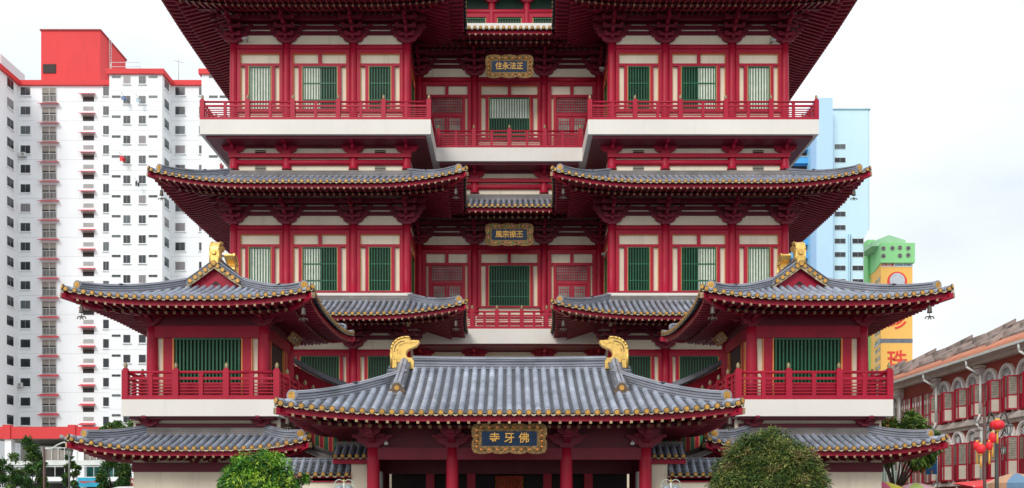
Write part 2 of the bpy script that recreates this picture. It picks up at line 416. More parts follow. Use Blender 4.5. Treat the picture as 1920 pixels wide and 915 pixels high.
# ------------------------------------------------------------------ temple components (shared meshes)
CUP = [(-.27, 0), (.27, 0), (.30, .10), (.44, .14), (.58, .24), (.64, .40), (.80, .46), (.82, .58), (-.82, .58), (-.80, .46), (-.64, .40), (-.58, .24), (-.44, .14), (-.30, .10)]
def bracket_eave():
    b = MB(); R_ = M_raft; D_ = M_dred
    b.box(-.25, .25, -.27, .1, -.02, .16, R_)
    b.prism(CUP, -.14, .0, R_)
    tiers = [(.58, .80, .95, .0), (.86, 1.08, 1.15, .0)]
    for z0, z1, hw, _ in tiers:
        b.prism([(-hw, z0+.08), (-hw+.14, z0), (hw-.14, z0), (hw, z0+.08), (hw, z1), (-hw, z1)], -.15, -.01, D_)
        for x in (-hw+.12, 0, hw-.12): b.box(x-.12, x+.12, -.18, -.0, z1-.03, z1+.09, R_)
    # arms stepping forward, each carrying a cross arm
    for k, (z0, out) in enumerate(((.18, .45), (.48, .85), (.78, 1.3), (1.02, 1.7))):
        A = [(-.1, z0, 0), (-.1, z0+.2, 0)]
        i = [b.add((x, y, z)) for x in (-.085, .085) for y, z in ((.05, z0), (-out+.15, z0), (-out, z0+.1), (-out, z0+.2), (.05, z0+.2))]
        b.face(i[:5], R_); b.face(i[5:][::-1], R_)
        for a in range(5):
            c = (a+1) % 5; b.face((i[c], i[a], i[a+5], i[c+5]), R_)
        if k < 3:
            hw = (.5, .62, .7)[k]; y = -out+.12
            b.prism([(-hw, z0+.27), (-hw+.12, z0+.19), (hw-.12, z0+.19), (hw, z0+.27), (hw, z0+.36), (-hw, z0+.36)], y-.07, y+.07, D_ if k else R_)
            for x in (-hw+.1, 0, hw-.1): b.box(x-.09, x+.09, y-.11, y+.11, z0+.355, z0+.44, R_)
    # slanting lever tail
    i = [b.add(p) for p in ((-.07,-.2,1.0),(.07,-.2,1.0),(.07,-.2,1.2),(-.07,-.2,1.2),(-.05,-2.0,.70),(.05,-2.0,.70),(.07,-1.9,.86),(-.07,-1.9,.86))]
    for q in ((0,1,5,4),(1,2,6,5),(2,3,7,6),(3,0,4,7),(4,5,6,7)): b.face([i[k] for k in q], R_)
    return b.mesh('bracket_set')
def bracket_low(s=1.0, fwd=1.3, M_red=M_red):
    b = MB()
    b.box(-.26*s, .26*s, -.26*s, .1, -.02, .22*s, M_red)
    cup = [(x*1.05*s, z*1.1*s) for x, z in CUP]
    b.prism(cup, -.16, -.02, M_red)
    b.prism([(-.5*s, .5*s), (.5*s, .5*s), (.55*s, .68*s), (-.55*s, .68*s)], -.55*s, -.40*s, M_red)
    for z0, out in ((.2*s, fwd*.45), (.44*s, fwd)):
        i = [b.add((x, y, z)) for x in (-.09, .09) for y, z in ((.05, z0), (-out+.2, z0), (-out, z0+.12), (-out, z0+.22), (.05, z0+.22))]
        b.face(i[:5], M_red); b.face(i[5:][::-1], M_red)
        for a in range(5):
            c = (a+1) % 5; b.face((i[c], i[a], i[a+5], i[c+5]), M_red)
    return b.mesh('bracket_set')
ME_BRE = bracket_eave(); ME_BRL = bracket_low(); ME_BRS = bracket_low(.62, .8, M_raft)
_cc = {}
def column_mesh(h, r=.26, m=None):
    k = (round(h, 2), r)
    if k not in _cc:
        b = MB(); b.lathe([(r*1.12, 0), (r*1.12, .06), (r*1.0, .08), (r*1.0, h*.4), (r*.93, h*.85), (r*.88, h)], 20, m or M_red2)
        _cc[k] = b.mesh('column')
    return _cc[k]
def frame_rects(b, rects, y0, y1, m):
    for x0, x1, z0, z1 in rects: b.box(x0, x1, y0, y1, z0, z1, m)
def slats(b, x0, x1, z0, z1, sp, w, y0, y1, m, rail=None):
    n = max(1, round((x1-x0)/sp)); s = (x1-x0)/n
    for k in range(n):
        c = x0+(k+.5)*s; b.box(c-w/2, c+w/2, y0, y1, z0, z1, m)
    if rail:
        for z in rail: b.box(x0, x1, y0+.01, y1+.01, z-.03, z+.03, m)
_wc = {}
def window(parent, F, w, zE, ww, panels=1, style='cc', ztop=-2.0, zbot=-5.52, wtop=-2.78, wbot=-5.42, upper=True):
    """one bay of timber framing with a slatted window; F: local frame at bay centre on the wall face, z absolute"""
    key = (round(w, 2), round(ww, 2), panels, style, ztop, zbot, wtop, wbot, upper)
    if key not in _wc:
        h = w/2; fr = MB(); la = MB(); pa = MB(); R_ = M_red2
        o = .18; y0, y1 = -.16, -.002
        zt, zb = ztop, zbot
        fr.box(-h, h, y0, y1, zt-.01, zt+.22, R_)                    # head
        fr.box(-h, -h+o, y0-.003, y1, zb, zt-.01, R_); fr.box(h-o, h, y0-.003, y1, zb, zt-.01, R_)
        fr.box(-h+o, h-o, y0, y1, zb, wbot, R_)
        if upper:
            fr.box(-h+o, h-o, y0+.02, y1, wtop, wtop+.17, R_)
            if panels == 2: fr.box(-.10, .10, y0+.02, y1, wtop+.17, zt-.01, R_)
        x1 = ww/2
        for sgn in (-1, 1):
            a, c = sorted((sgn*(x1+.05), sgn*(x1+.24))); fr.box(a, c, y0+.01, y1, wbot, wtop, R_)
            a, c = sorted((sgn*(x1+.018), sgn*(x1+.05))); fr.box(a, c, y0+.0, y1, wbot, wtop, M_orange)
            a, c = sorted((sgn*(h-o-.03), sgn*(h-o))); fr.box(a, c, y0+.05, y1, wbot, wtop, M_orange)
            if upper:
                a, c = sorted((sgn*(h-o-.025), sgn*(h-o))); fr.box(a, c, y0+.05, y1, wtop+.17, zt-.01, M_orange)
        if upper: fr.box(-h+o, h-o, y0+.05, y1, zt-.035, zt-.01, M_orange)
        g = M_green
        for a, c in ((-x1-.018, -x1+.045), (x1-.045, x1+.018)): la.box(a, c, -.13, -.003, wbot, wtop, g)
        la.box(-x1+.045, x1-.045, -.13, -.003, wtop-.06, wtop, g); la.box(-x1+.045, x1-.045, -.13, -.003, wbot, wbot+.05, g)
        slats(la, -x1+.06, x1-.06, wbot+.05, wtop-.06, .165, .052, -.10, -.05, g, rail=[wbot+(wtop-wbot)*.24, wbot+(wtop-wbot)*.62] if 'd' in style else [wbot+.3])
        # what stands behind the slats: pale blind (c) or dark glass (d)
        n = len(style)
        if style == 'v':
            zm_ = wbot+(wtop-wbot)*.5; pa.box(-x1, x1, -.047, -.004, zm_, wtop-.03, M_curtain); pa.box(-x1, x1, -.035, -.004, wbot+.03, zm_, M_dgreen); n = 0
        for k, ch in enumerate(style[:n]):
            a = -x1+2*x1*k/n; c = -x1+2*x1*(k+1)/n
            pa.box(a, c, -.035-(.012 if ch == 'c' else 0), -.004, wbot+.03, wtop-.03, {'c': M_curtain, 'd': M_dgreen, 'k': M_dark}[ch])
        _wc[key] = (fr.mesh('window'), la.mesh('lattice'), pa.mesh('pane'))
    f, l, p = _wc[key]
    M = F @ Matrix.Translation((0, 0, zE))
    wo = put('window', f, parent, M); put('pane', p, wo, M); put('lattice', l, wo, M); return wo
M_doorg = mat('door_glass', (.20, .25, .21), rough=.25, var=.6, scale=1.4)
def door(parent, F, w, zE, ww):
    key = ('door', round(w, 2), ww)
    if key not in _wc:
        h = w/2; fr = MB(); le = MB(); tr = MB(); R_ = M_red2; o = .24; y0, y1 = -.16, -.002
        zt, zb, wt = -2.0, -6.1, -2.78
        fr.box(-h, h, y0, y1, zt-.01, zt+.22, R_); fr.box(-h, -h+o, y0-.003, y1, zb, zt-.01, R_); fr.box(h-o, h, y0-.003, y1, zb, zt-.01, R_)
        fr.box(-h+o, h-o, y0+.02, y1, wt, wt+.17, R_); fr.box(-.10, .10, y0+.02, y1, wt+.17, zt-.01, R_)
        x1 = ww/2
        for sg in (-1, 1):
            a, c = sorted((sg*(x1), sg*(x1+.18))); fr.box(a, c, y0+.01, y1, zb, wt, R_)
            a, c = sorted((sg*(x1+.18), sg*(x1+.2))); fr.box(a, c, y0+.03, y1, zb, wt, M_orange)
        fr.box(-x1, x1, y0+.03, y1, -4.0, -3.82, R_)
        tr.box(-x1, x1, -.02, -.004, -3.82, wt, M_doorg)
        nx = 13
        for k in range(nx+1): c = -x1+2*x1*k/nx; tr.box(c-.025, c+.025, -.075, -.04, -3.82, wt, M_red)
        for k in range(6): z = -3.82+(k+.5)*(wt+3.82)/6; tr.box(-x1, x1, -.072, -.043, z-.02, z+.02, M_red)
        for sg in (-1, 1):
            a, c = sorted((sg*.02, sg*(x1-.01))); le.box(a, c, -.09, -.004, zb, -4.01, R_)
            a2, c2 = a+.13, c-.13
            le.box(a2, c2, -.1, -.088, -5.3, -4.15, M_doorg)
            for k in range(6): q = a2+(c2-a2)*k/5; le.box(q-.017, q+.017, -.13, -.1, -5.3, -4.15, R_)
            for z in (-5.1, -4.95, -4.5, -4.35): le.box(a2, c2, -.128, -.102, z-.018, z+.018, R_)
        _wc[key] = (fr.mesh('door'), tr.mesh('transom'), le.mesh('door_leaf'))
    f, t, l = _wc[key]; M = F @ Matrix.Translation((0, 0, zE))
    d = put('door', f, parent, M); put('transom', t, d, M); put('door_leaf', l, d, M)
_pc = {}
def post_mesh(h=1.14, w=.26, fin=True):
    k = (h, w, fin)
    if k not in _pc:
        b = MB(); b.box(-w/2, w/2, -w/2, w/2, 0, h+.02, M_red2)
        b.prism([(-w/2, h+.02), (w/2, h+.02), (w*.28, h+.12), (-w*.28, h+.12)], -w*.28, w*.28, M_red2)
        if fin: b.lathe([(.08, h+.12), (.06, h+.16), (.085, h+.20), (.085, h+.25), (.06, h+.29), (.05, h+.33), (.02, h+.37)], 10, M_finial)
        _pc[k] = b.mesh('railing_post')
    return _pc[k]
def railing(parent, F, L, nb, z, s=1.0, ends=(1, 1), panel=0.0):
    """F: local frame, rail runs along +x from 0 to L; nb bays between capped posts, a small post in the middle of each"""
    b = MB(); h = 1.14*s; b.M = F
    b.box(0, L, -.11, .11, z, z+.17*s, M_red2)
    b.cyl((0, 0, z+h-.05), (L, 0, z+h-.05), .062*s, n=10, m=M_red2)
    b.box(0, L, -.05, .05, z+h*.70, z+h*.79, M_red2)
    for q in (.25, .36, .47, .58): b.box(0, L, -.025, .025, z+h*q-.024, z+h*q+.024, M_red2)
    if panel: b.box(0, L, .0, .02, z+.17, z+h*.7, M_red2)
    for k in range(nb):
        x = L*(k+.5)/nb; b.box(x-.08*s, x+.08*s, -.07, .07, z, z+h*.79, M_red2)
        b.prism([(x-.05, z+h*.79), (x+.05, z+h*.79), (x+.12, z+h-.09), (x-.12, z+h-.09)], -.05, .05, M_red2)
    r = putw('railing', b, parent)
    for k in range(nb+1):
        if k == 0 and not ends[0] or k == nb and not ends[1]: continue
        put('railing_post', post_mesh(round(h, 3)), r, F @ Matrix.Translation((L*k/nb, 0, z)))
    return r
def beam(parent, F, x0, x1, y0, y1, z0, z1, m=None, name='beam'):
    b = MB(); b.M = F; b.box(x0, x1, y0, y1, z0, z1, m or M_red); return putw(name, b, parent)
def rbeam(parent, F, x0, x1, y, z, r):
    b = MB(); b.M = F; n = 10
    b.cyl((x0, y, z), (x1, y, z), r, n=12, m=M_red2); return putw('beam', b, parent)
def vent(parent, F, z0, z1):
    b = MB(); b.M = F; b.box(-.34, .34, -.03, -.002, z0, z1, M_louv)
    n = 4
    for k in range(n):
        z = z0+(z1-z0)*(k+.5)/n; b.box(-.31, .31, -.05, -.029, z-.018, z+.018, M_dark if k % 2 else M_louv)
        b.box(-.31, .31, -.036, -.03, z-.05, z-.02, M_dark)
    putw('vent', b, parent)

# ------------------------------------------------------------------ main hall
Y0, YC = 58.0, 62.4
XO, XI = 16.63, 6.19
COLX = [16.63, 13.44, 9.41, 6.19]
ZB, ZA, ZC = 20.03, 30.93, 12.53
hall = empty('temple_hall', (0, 60, 0), 'huge red and cream multi storey temple hall with grey tiled roofs and recessed middle bay', 'temple')
def box_part(name, m, *q):
    b = MB(); b.box(*q, m); return putw(name, b, hall)
for s in (-1, 1):
    a, c = sorted((s*(XO+.1), s*XI)); box_part('wall', M_cream, a, c, Y0+.02, 76, 0, 36.0)
box_part('wall', M_cream, -XI-.05, XI+.05, YC+.02, 76.1, 0, 36.3)
def storey_front(Y, cols, zE, kinds, F0=None, purlin=True, zcol=None, endx=None):
    """cols ascending x; kinds: list per bay of (type, style, width, panels)"""
    zb = zcol
    for x in cols:
        put('column', column_mesh(zE-1.43-zb), hall, Matrix.Translation((x, Y, zb)))
        put('bracket_set', ME_BRE, hall, Matrix.Translation((x, Y-.02, zE-1.41)))
    x0, x1 = cols[0], cols[-1]
    F = Fm(0, Y)
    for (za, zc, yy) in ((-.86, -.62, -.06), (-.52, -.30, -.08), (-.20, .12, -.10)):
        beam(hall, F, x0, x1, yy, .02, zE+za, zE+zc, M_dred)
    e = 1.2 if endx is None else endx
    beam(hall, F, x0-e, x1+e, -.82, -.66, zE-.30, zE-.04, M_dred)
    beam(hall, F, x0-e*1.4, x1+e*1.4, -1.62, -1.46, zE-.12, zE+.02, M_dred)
    for (xa, xb), (ty, st, ww, pn) in zip(zip(cols, cols[1:]), kinds):
        m = (xa+xb)/2; w = xb-xa-.46
        rbeam(hall, F, xa+.2, xb-.2, -.02, zE-1.60, .17)
        beam(hall, F, xa+.2, xb-.2, -.11, .0, zE-1.83, zE-1.76, M_red)
        if ty == 'w': window(hall, Fm(m, Y), w, zE, ww, pn, st)
        else: door(hall, Fm(m, Y), w, zE, ww)
def wing_kinds(s):
    k = [('w', 'c', 1.30, 1), ('w', 'cd', 2.07, 2), ('w', 'd', 1.28, 1)]
    if s < 0: return k
    return [('w', 'd', 1.28, 1), ('w', 'dc', 2.07, 2), ('w', 'c', 1.30, 1)]
for s in (-1, 1):
    cols = sorted(s*x for x in COLX)
    for zE, zb in ((ZB, 14.45), (ZA, 24.38)):
        storey_front(Y0, cols, zE, wing_kinds(s), zcol=zb)
    # plinth ledge at the foot of the middle storey
    b = MB(); b.box(cols[0]-.35, cols[-1]+.35, Y0-.34, Y0+.02, 14.18, 14.44, M_fascia); putw('ledge', b, hall)
    # ground storey seen under the lower roof
    zE = ZC
    for x in cols:
        put('column', column_mesh(zE-1.43), hall, Matrix.Translation((x, Y0, 0)))
        put('bracket_set', ME_BRE, hall, Matrix.Translation((x, Y0-.02, zE-1.41)))
    F = Fm(0, Y0)
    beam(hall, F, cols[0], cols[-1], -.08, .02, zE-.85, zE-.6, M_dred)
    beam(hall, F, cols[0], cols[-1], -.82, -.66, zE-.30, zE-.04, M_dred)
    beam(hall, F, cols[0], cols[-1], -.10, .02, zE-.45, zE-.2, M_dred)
    for (xa, xb), wd in zip(zip(cols, cols[1:]), (1.3, 2.3, 1.4) if s < 0 else (1.4, 2.3, 1.3)):
        rbeam(hall, F, xa+.2, xb-.2, -.02, zE-1.60, .17)
        window(hall, Fm((xa+xb)/2, Y0), xb-xa-.46, zE, wd, 1, 'k', ztop=-1.84, wtop=-1.86, wbot=-3.75, zbot=-6, upper=False)
        beam(hall, F, xa+.4, xb-.4, -.06, .0, zE-6.4, zE-5.99, M_red)
    # gallery zone between middle roof and upper balcony
    for x in cols:
        put('column', column_mesh(.66, .27), hall, Matrix.Translation((x, Y0, 21.94)))
        put('bracket_set', ME_BRL, hall, Matrix.Translation((x, Y0-.02, 22.85)))
    beam(hall, F, cols[0]-.27, cols[-1]+.27, -.30, .02, 22.62, 22.85, M_red2)
    rbeam(hall, F, cols[0], cols[-1], -.05, 22.36, .17)
    beam(hall, F, cols[0], cols[-1], -.12, .02, 23.24, 23.5, M_dred)
    ce = [(a+c)/2 for a, c in zip(cols, cols[1:])]
    for q in ((ce[0], ce[2]) if s < 0 else (ce[0], ce[2])):
        vent(hall, Fm(q, Y0+.02), 22.88, 23.14); vent(hall, Fm(q, Y0+.02), 21.95, 22.14)
# recessed centre
cc = [-5.85, -2.25, 2.25, 5.85]
kc = [('d', '', 2.0, 2), ('w', 'd', 2.6, 2), ('d', '', 2.0, 2)]
storey_front(YC, cc, ZB, kc, zcol=12.76, endx=0)
kc2 = [kc[0], ('w', 'v', 2.6, 2), kc[2]]
storey_front(YC, cc, ZA, kc2, zcol=24.38, endx=0)
F = Fm(0, YC)
for x in cc[1:3]:
    put('column', column_mesh(.66, .27), hall, Matrix.Translation((x, YC, 21.94)))
    put('bracket_set', ME_BRL, hall, Matrix.Translation((x, YC-.02, 22.85)))
for x in (-5.7, -2.25, 2.25, 5.7): put('bracket_set', ME_BRL, hall, Matrix.Translation((x, YC-.02, 11.05)))
beam(hall, F, -6, 6, -.10, .02, 11.65, 11.85, M_dred)
beam(hall, F, -6.1, 6.1, -.30, .02, 22.62, 22.85, M_red2); rbeam(hall, F, -6, 6, -.05, 22.36, .17); beam(hall, F, -6, 6, -.12, .02, 23.24, 23.5, M_dred)
b = MB(); b.box(-2.2, 2.2, YC-.30, YC-.05, 12.76, 14.0, M_cream); putw('ledge', b, hall)
for z in (13.35, 13.75): beam(hall, F, -2.1, 2.1, -.36, -.3, z, z+.12, M_red)
# return walls of the recess
for s in (-1, 1):
    F = Fm(s*XI, 60.2, 0, R(90) if s < 0 else R(-90))
    for zE in (ZB, ZA):
        beam(hall, F, -2.1, 2.1, -.12, .0, zE-1.8, zE-1.43, M_red); beam(hall, F, -2.1, 2.1, -.10, .0, zE-.86, zE-.62, M_dred)
        beam(hall, F, -2.1, 2.1, -.10, .0, zE-.4, zE+.1, M_dred)
        window(hall, F, 3.5, zE, 1.9, 1, 'd')
# level four, only its middle shows in the gap of the top roof
F = Fm(0, YC)
for x in (-4.6, -1.14, 1.14, 4.6): put('column', column_mesh(2.2, .24), hall, Matrix.Translation((x, YC, 32.3)))
rbeam(hall, F, -5, 5, -.06, 33.72, .17); beam(hall, F, -5, 5, -.14, .02, 33.36, 33.52, M_red2)
beam(hall, F, -5.5, 5.5, -.3, .02, 34.9, 35.3, M_dred); b = MB(); b.box(-6.1, 6.1, YC-1.8, YC+.1, 35.3, 35.9, M_dred); putw('overhang_slab', b, hall)  # the slab lies above the view, added to shade level four
for x in (-1.14, 1.14, -4.6, 4.6): put('bracket_set', ME_BRL, hall, Matrix.Translation((x, YC-.02, 34.3)))
for x, w in ((-2.2, 1.5), (0, 1.72), (2.2, 1.5)):
    window(hall, Fm(x, YC), w+.3, 0, w-.22, 1, 'k', ztop=33.36, wtop=33.3, wbot=32.2, zbot=32.0, upper=False)
b = MB(); b.box(-5.9, 5.9, YC-.5, YC+.01, 32.45, 32.78, M_fascia); putw('ledge', b, hall)
b = MB(); b.box(-5, 5, YC-.03, YC+.015, 33.92, 34.9, M_dgreen); putw('painted_shadow', b, hall)  # dark sheet standing for the shadow above the level four windows

# roofs of the hall
E = 3.55
def hall_roof(z0, hasC=True, sides=(-1, 1), Yside=74.0):
    rf = Roof(z0, .36, .0255, E, .62, 6.0, .24, sp=.357, r=.105)
    hips = []
    for s in sides:
        x0, x1 = (-XO-E, -XI+E) if s < 0 else (XI-E, XO+E)
        F = Fm(x0, Y0-E); L = x1-x0
        rf.strip(F, L, E, 'x', 'x')
        for end in 'AB':
            hips.append((F, L, E, 'x', 'x', end, .42, E-.15, .34, .44, 2.3))
        # outer side, facing away
        Ls = Yside-(Y0-E)
        if s < 0: Fo = Fm(x0, Yside, 0, R(-90)); rf.strip(Fo, Ls, E, 's', 'x')
        else: Fo = Fm(x1, Y0-E, 0, R(90)); rf.strip(Fo, Ls, E, 'x', 's')
        # inner side, facing the recess
        ye = YC-E if hasC else YC-2.0
        Li = ye-(Y0-E)
        if s < 0: Fi = Fm(x1, Y0-E, 0, R(90)); rf.strip(Fi, Li, E, 'x', 'v' if hasC else 's')
        else: Fi = Fm(x0, ye, 0, R(-90)); rf.strip(Fi, Li, E, 'v' if hasC else 's', 'x')
    if hasC:
        xc = XI-E
        rf.strip(Fm(-xc, YC-E), 2*xc, E, 'v', 'v')
    ro = rf.finish(hall, hips)
    # stacked ridge band where the roof meets the walls
    zt = z0+.36*E+.0255*E*E
    def rb(x0, x1, y0, y1):
        b = MB(); b.box(x0, x1, y0, y1, zt-.30, zt+.14, M_band, uvz=.09); putw('ridge_band', b, ro)
    for s in sides:
        a, c = sorted((s*(XO+.25), s*(XI-.25))); rb(a, c, Y0-.42, Y0-.01)
    if hasC: rb(-XI+.4, XI-.4, YC-.42, YC-.01)
    return ro
hall_roof(ZA); hall_roof(ZB); hall_roof(ZC, False, (-1,)); hall_roof(ZC, False, (1,))

# balconies of the hall
def slab(parent, x0, x1, y0, y1, z0, z1):
    b = MB(); b.box(x0, x1, y0, y1, z0, z1, M_fascia); return b
OB = 1.57; yb = Y0-OB; yc = YC-OB
b = MB()
b.box(-XO-OB, -XI+OB, yb, 62.3, 23.5, 24.36, M_fascia); b.box(XI-OB, XO+OB, yb, 62.3, 23.5, 24.36, M_fascia); b.box(-XI+OB+.002, XI-OB-.002, yc, 62.35, 23.503, 24.357, M_fascia)
bal = putw('balcony', b, hall)
b = MB()
for s in (-1, 1): b.box(*sorted((s*(XO+OB-.3), s*(XI-OB+.3))), yb+.22, 62.3, 23.34, 23.497, M_dred)
b.box(-XI+OB+.2, XI-OB-.2, yc+.22, 62.3, 23.345, 23.5, M_dred); putw('soffit', b, bal)
w = (XO-XI+2*OB)
for s in (-1, 1):
    x0 = -XO-OB if s < 0 else XI-OB
    railing(bal, Fm(x0+.12, yb+.14), w-.24, 5, 24.36)
    xin = s*(XI-OB+.12)
    railing(bal, Fm(xin, yb+.14, 0, R(90)), yc-yb, 1, 24.36, ends=(0, 0))
    xo = s*(XO+OB-.12)
    railing(bal, Fm(xo, yb+.14, 0, R(90)), 10.5, 4, 24.36, ends=(0, 1))
railing(bal, Fm(-XI+OB+.12, yc+.14), 2*(XI-OB)-.24, 4, 24.36)
b = MB(); b.box(-XI+.02, XI-.02, 60.2, 62.35, 11.83, 12.76, M_fascia); bal2 = putw('balcony', b, hall)
b = MB(); b.box(-XI+.05, XI-.05, 60.4, 62.35, 11.7, 11.828, M_dred); putw('soffit', b, bal2)
railing(bal2, Fm(-3.9, 60.34), 7.8, 5, 12.76)

# name boards
def plaque(name, label, x, y, z, w, h, chars, rot=0, tilt=0, small=True, scal=3, colour=None, extra=None):
    o = empty(name, (x, y, z), label, 'sign', 'name boards over the doorways')
    Mx = Matrix.Translation((x, y, z)) @ Matrix.Rotation(rot, 4, 'Z') @ Matrix.Rotation(tilt, 4, 'X')
    b = MB(); poly = []
    n = scal*8
    iw, ih = w*.5, h*.5
    def side(p, q, k, amp):
        out = []; d = Vector((q[0]-p[0], q[1]-p[1])); nrm = Vector((d.y, -d.x)).normalized()
        for i in range(k*8):
            t = i/(k*8); a = abs(math.sin(math.pi*t*k))**.6*amp
            out.append((p[0]+d.x*t+nrm.x*a, p[1]+d.y*t+nrm.y*a))
        return out
    c = [(-iw, -ih), (iw, -ih), (iw, ih), (-iw, ih)]; amp = h*.07
    poly = side(c[0], c[1], scal, amp)+side(c[1], c[2], 2, amp)+side(c[2], c[3], scal, amp)+side(c[3], c[0], 2, amp)
    A = [b.add((x_, -.10, z_)) for x_, z_ in poly]; B = [b.add((x_, 0, z_)) for x_, z_ in poly]
    ip = []
    bw, bh = w*.385, h*.27
    for x_, z_ in poly: ip.append((max(-bw, min(bw, x_*.8)), max(-bh, min(bh, z_*.62))))
    I = [b.add((x_, -.05, z_)) for x_, z_ in ip]
    N_ = len(poly)
    for k in range(N_):
        j = (k+1) % N_; b.face((A[k], A[j], I[j], I[k]), M_carv); b.face((A[j], A[k], B[k], B[j]), M_carv)
    b.face(B[::-1], M_carv)
    # carved scrolls on the border
    r_ = random.Random(len(chars)+int(w*10))
    for k in range(0, N_, 2):
        x_ = (poly[k][0]*.90+ip[k][0]*.10)*.98; z_ = poly[k][1]*.5+ip[k][1]*.5
        x_ = poly[k][0]*.5+ip[k][0]*.5
        b.cyl((x_, -.07, z_), (x_, -.10-r_.random()*.03, z_), h*.06, h*.015, 6, (extra or [M_carv, M_orange])[k//2 % len(extra or [1, 2])])
    fo = put('frame', b, o, Mx)
    b = MB(); b.box(-bw, bw, -.055, -.04, -bh, bh, M_blue); put('board', b, o, Mx)
    cw = 2*bw*.80/len(chars)
    for i, ch in enumerate(chars):
        me = text_mesh(ch, min(cw*1.02, bh*1.5), .012, M_char)
        put('character', me, o, Mx @ Matrix.Translation((-bw*.80+(i+.5)*cw, -.07, 0)))
    return o
plaque('name_board', 'gilt framed blue name board in the recess over the top balcony', 0, YC-2.3, EYE+(HY-125)*(YC-2.3)/F_PX, 2.85, 1.2, '住永法正', tilt=R(12))
plaque('name_board', 'gilt framed blue name board with painted flowers under the middle roof', 0, YC-2.3, EYE+(HY-440)*(YC-2.3)/F_PX, 2.85, 1.2, '風宗振丕', tilt=R(12),
       extra=[M_carv, mat('painted_pink_flower', (.55, .18, .22)), M_gold, mat('painted_green_leaf', (.08, .28, .14))])
# ------------------------------------------------------------------ corner pavilions
HWP = 2.43
XPS = {-1: 13.2, 1: 13.04}
YF, YB = 42.05, 46.9
def ornament(parent, W, th, sc=1.0):
    """curled ridge-end finial, hooked mouth towards +x"""
    P = [(0, .0), (0, .74), (.04, .88), (.10, .99), (.23, 1.11), (.36, 1.17), (.50, 1.20), (.71, 1.206), (.72, 1.10), (.90, 1.09), (1.10, 1.08), (1.12, 1.03), (1.05, .93), (.965, .85), (.83, .79), (.69, .74), (.61, .65), (.59, .53), (.62, .44), (.70, .40), (.90, .385), (.90, -.04)]
    b = MB(); P = [(x*sc, z*sc) for x, z in P]
    b.prism(P[::-1], -th/2, th/2, M_gold)
    for sg in (-1, 1):
        rim = [(x+.02, sg*(th/2), z) for x, z in P[:8]]
        b.tube(rim, .045*sc, 8, M_gold)
        for k in range(15):                       # small studs inside the rim
            t = k/14*6.2; i_ = min(6, int(t)); f = t-i_; x = P[i_][0]*(1-f)+P[i_+1][0]*f; z = P[i_][1]*(1-f)+P[i_+1][1]*f
            q = Vector((x-.42*sc, 0, z-.62*sc)); 
            if z < .74*sc: p = Vector((x+.15*sc, sg*th/2, z))
            else: v = Vector((.50*sc-x, 0, .62*sc-z)).normalized(); p = Vector((x, sg*th/2, z))+v*.15*sc
            b.box(p.x-.022, p.x+.022, p.y-.012, p.y+.012, p.z-.022, p.z+.022, M_discr)
        b.tube([(.24*sc, sg*th/2, .12*sc), (.24*sc, sg*th/2, .66*sc), (.34*sc, sg*th/2, .88*sc), (.55*sc, sg*th/2, .98*sc), (1.0*sc, sg*th/2, .99*sc)], .018*sc, 5, M_gold)
    # boss on the spine
    b.cyl((-.0, 0, .55*sc), (-.06, 0, .55*sc), .13*sc, .08*sc, 10, M_gold)
    return put('ridge_finial', b, parent, W)
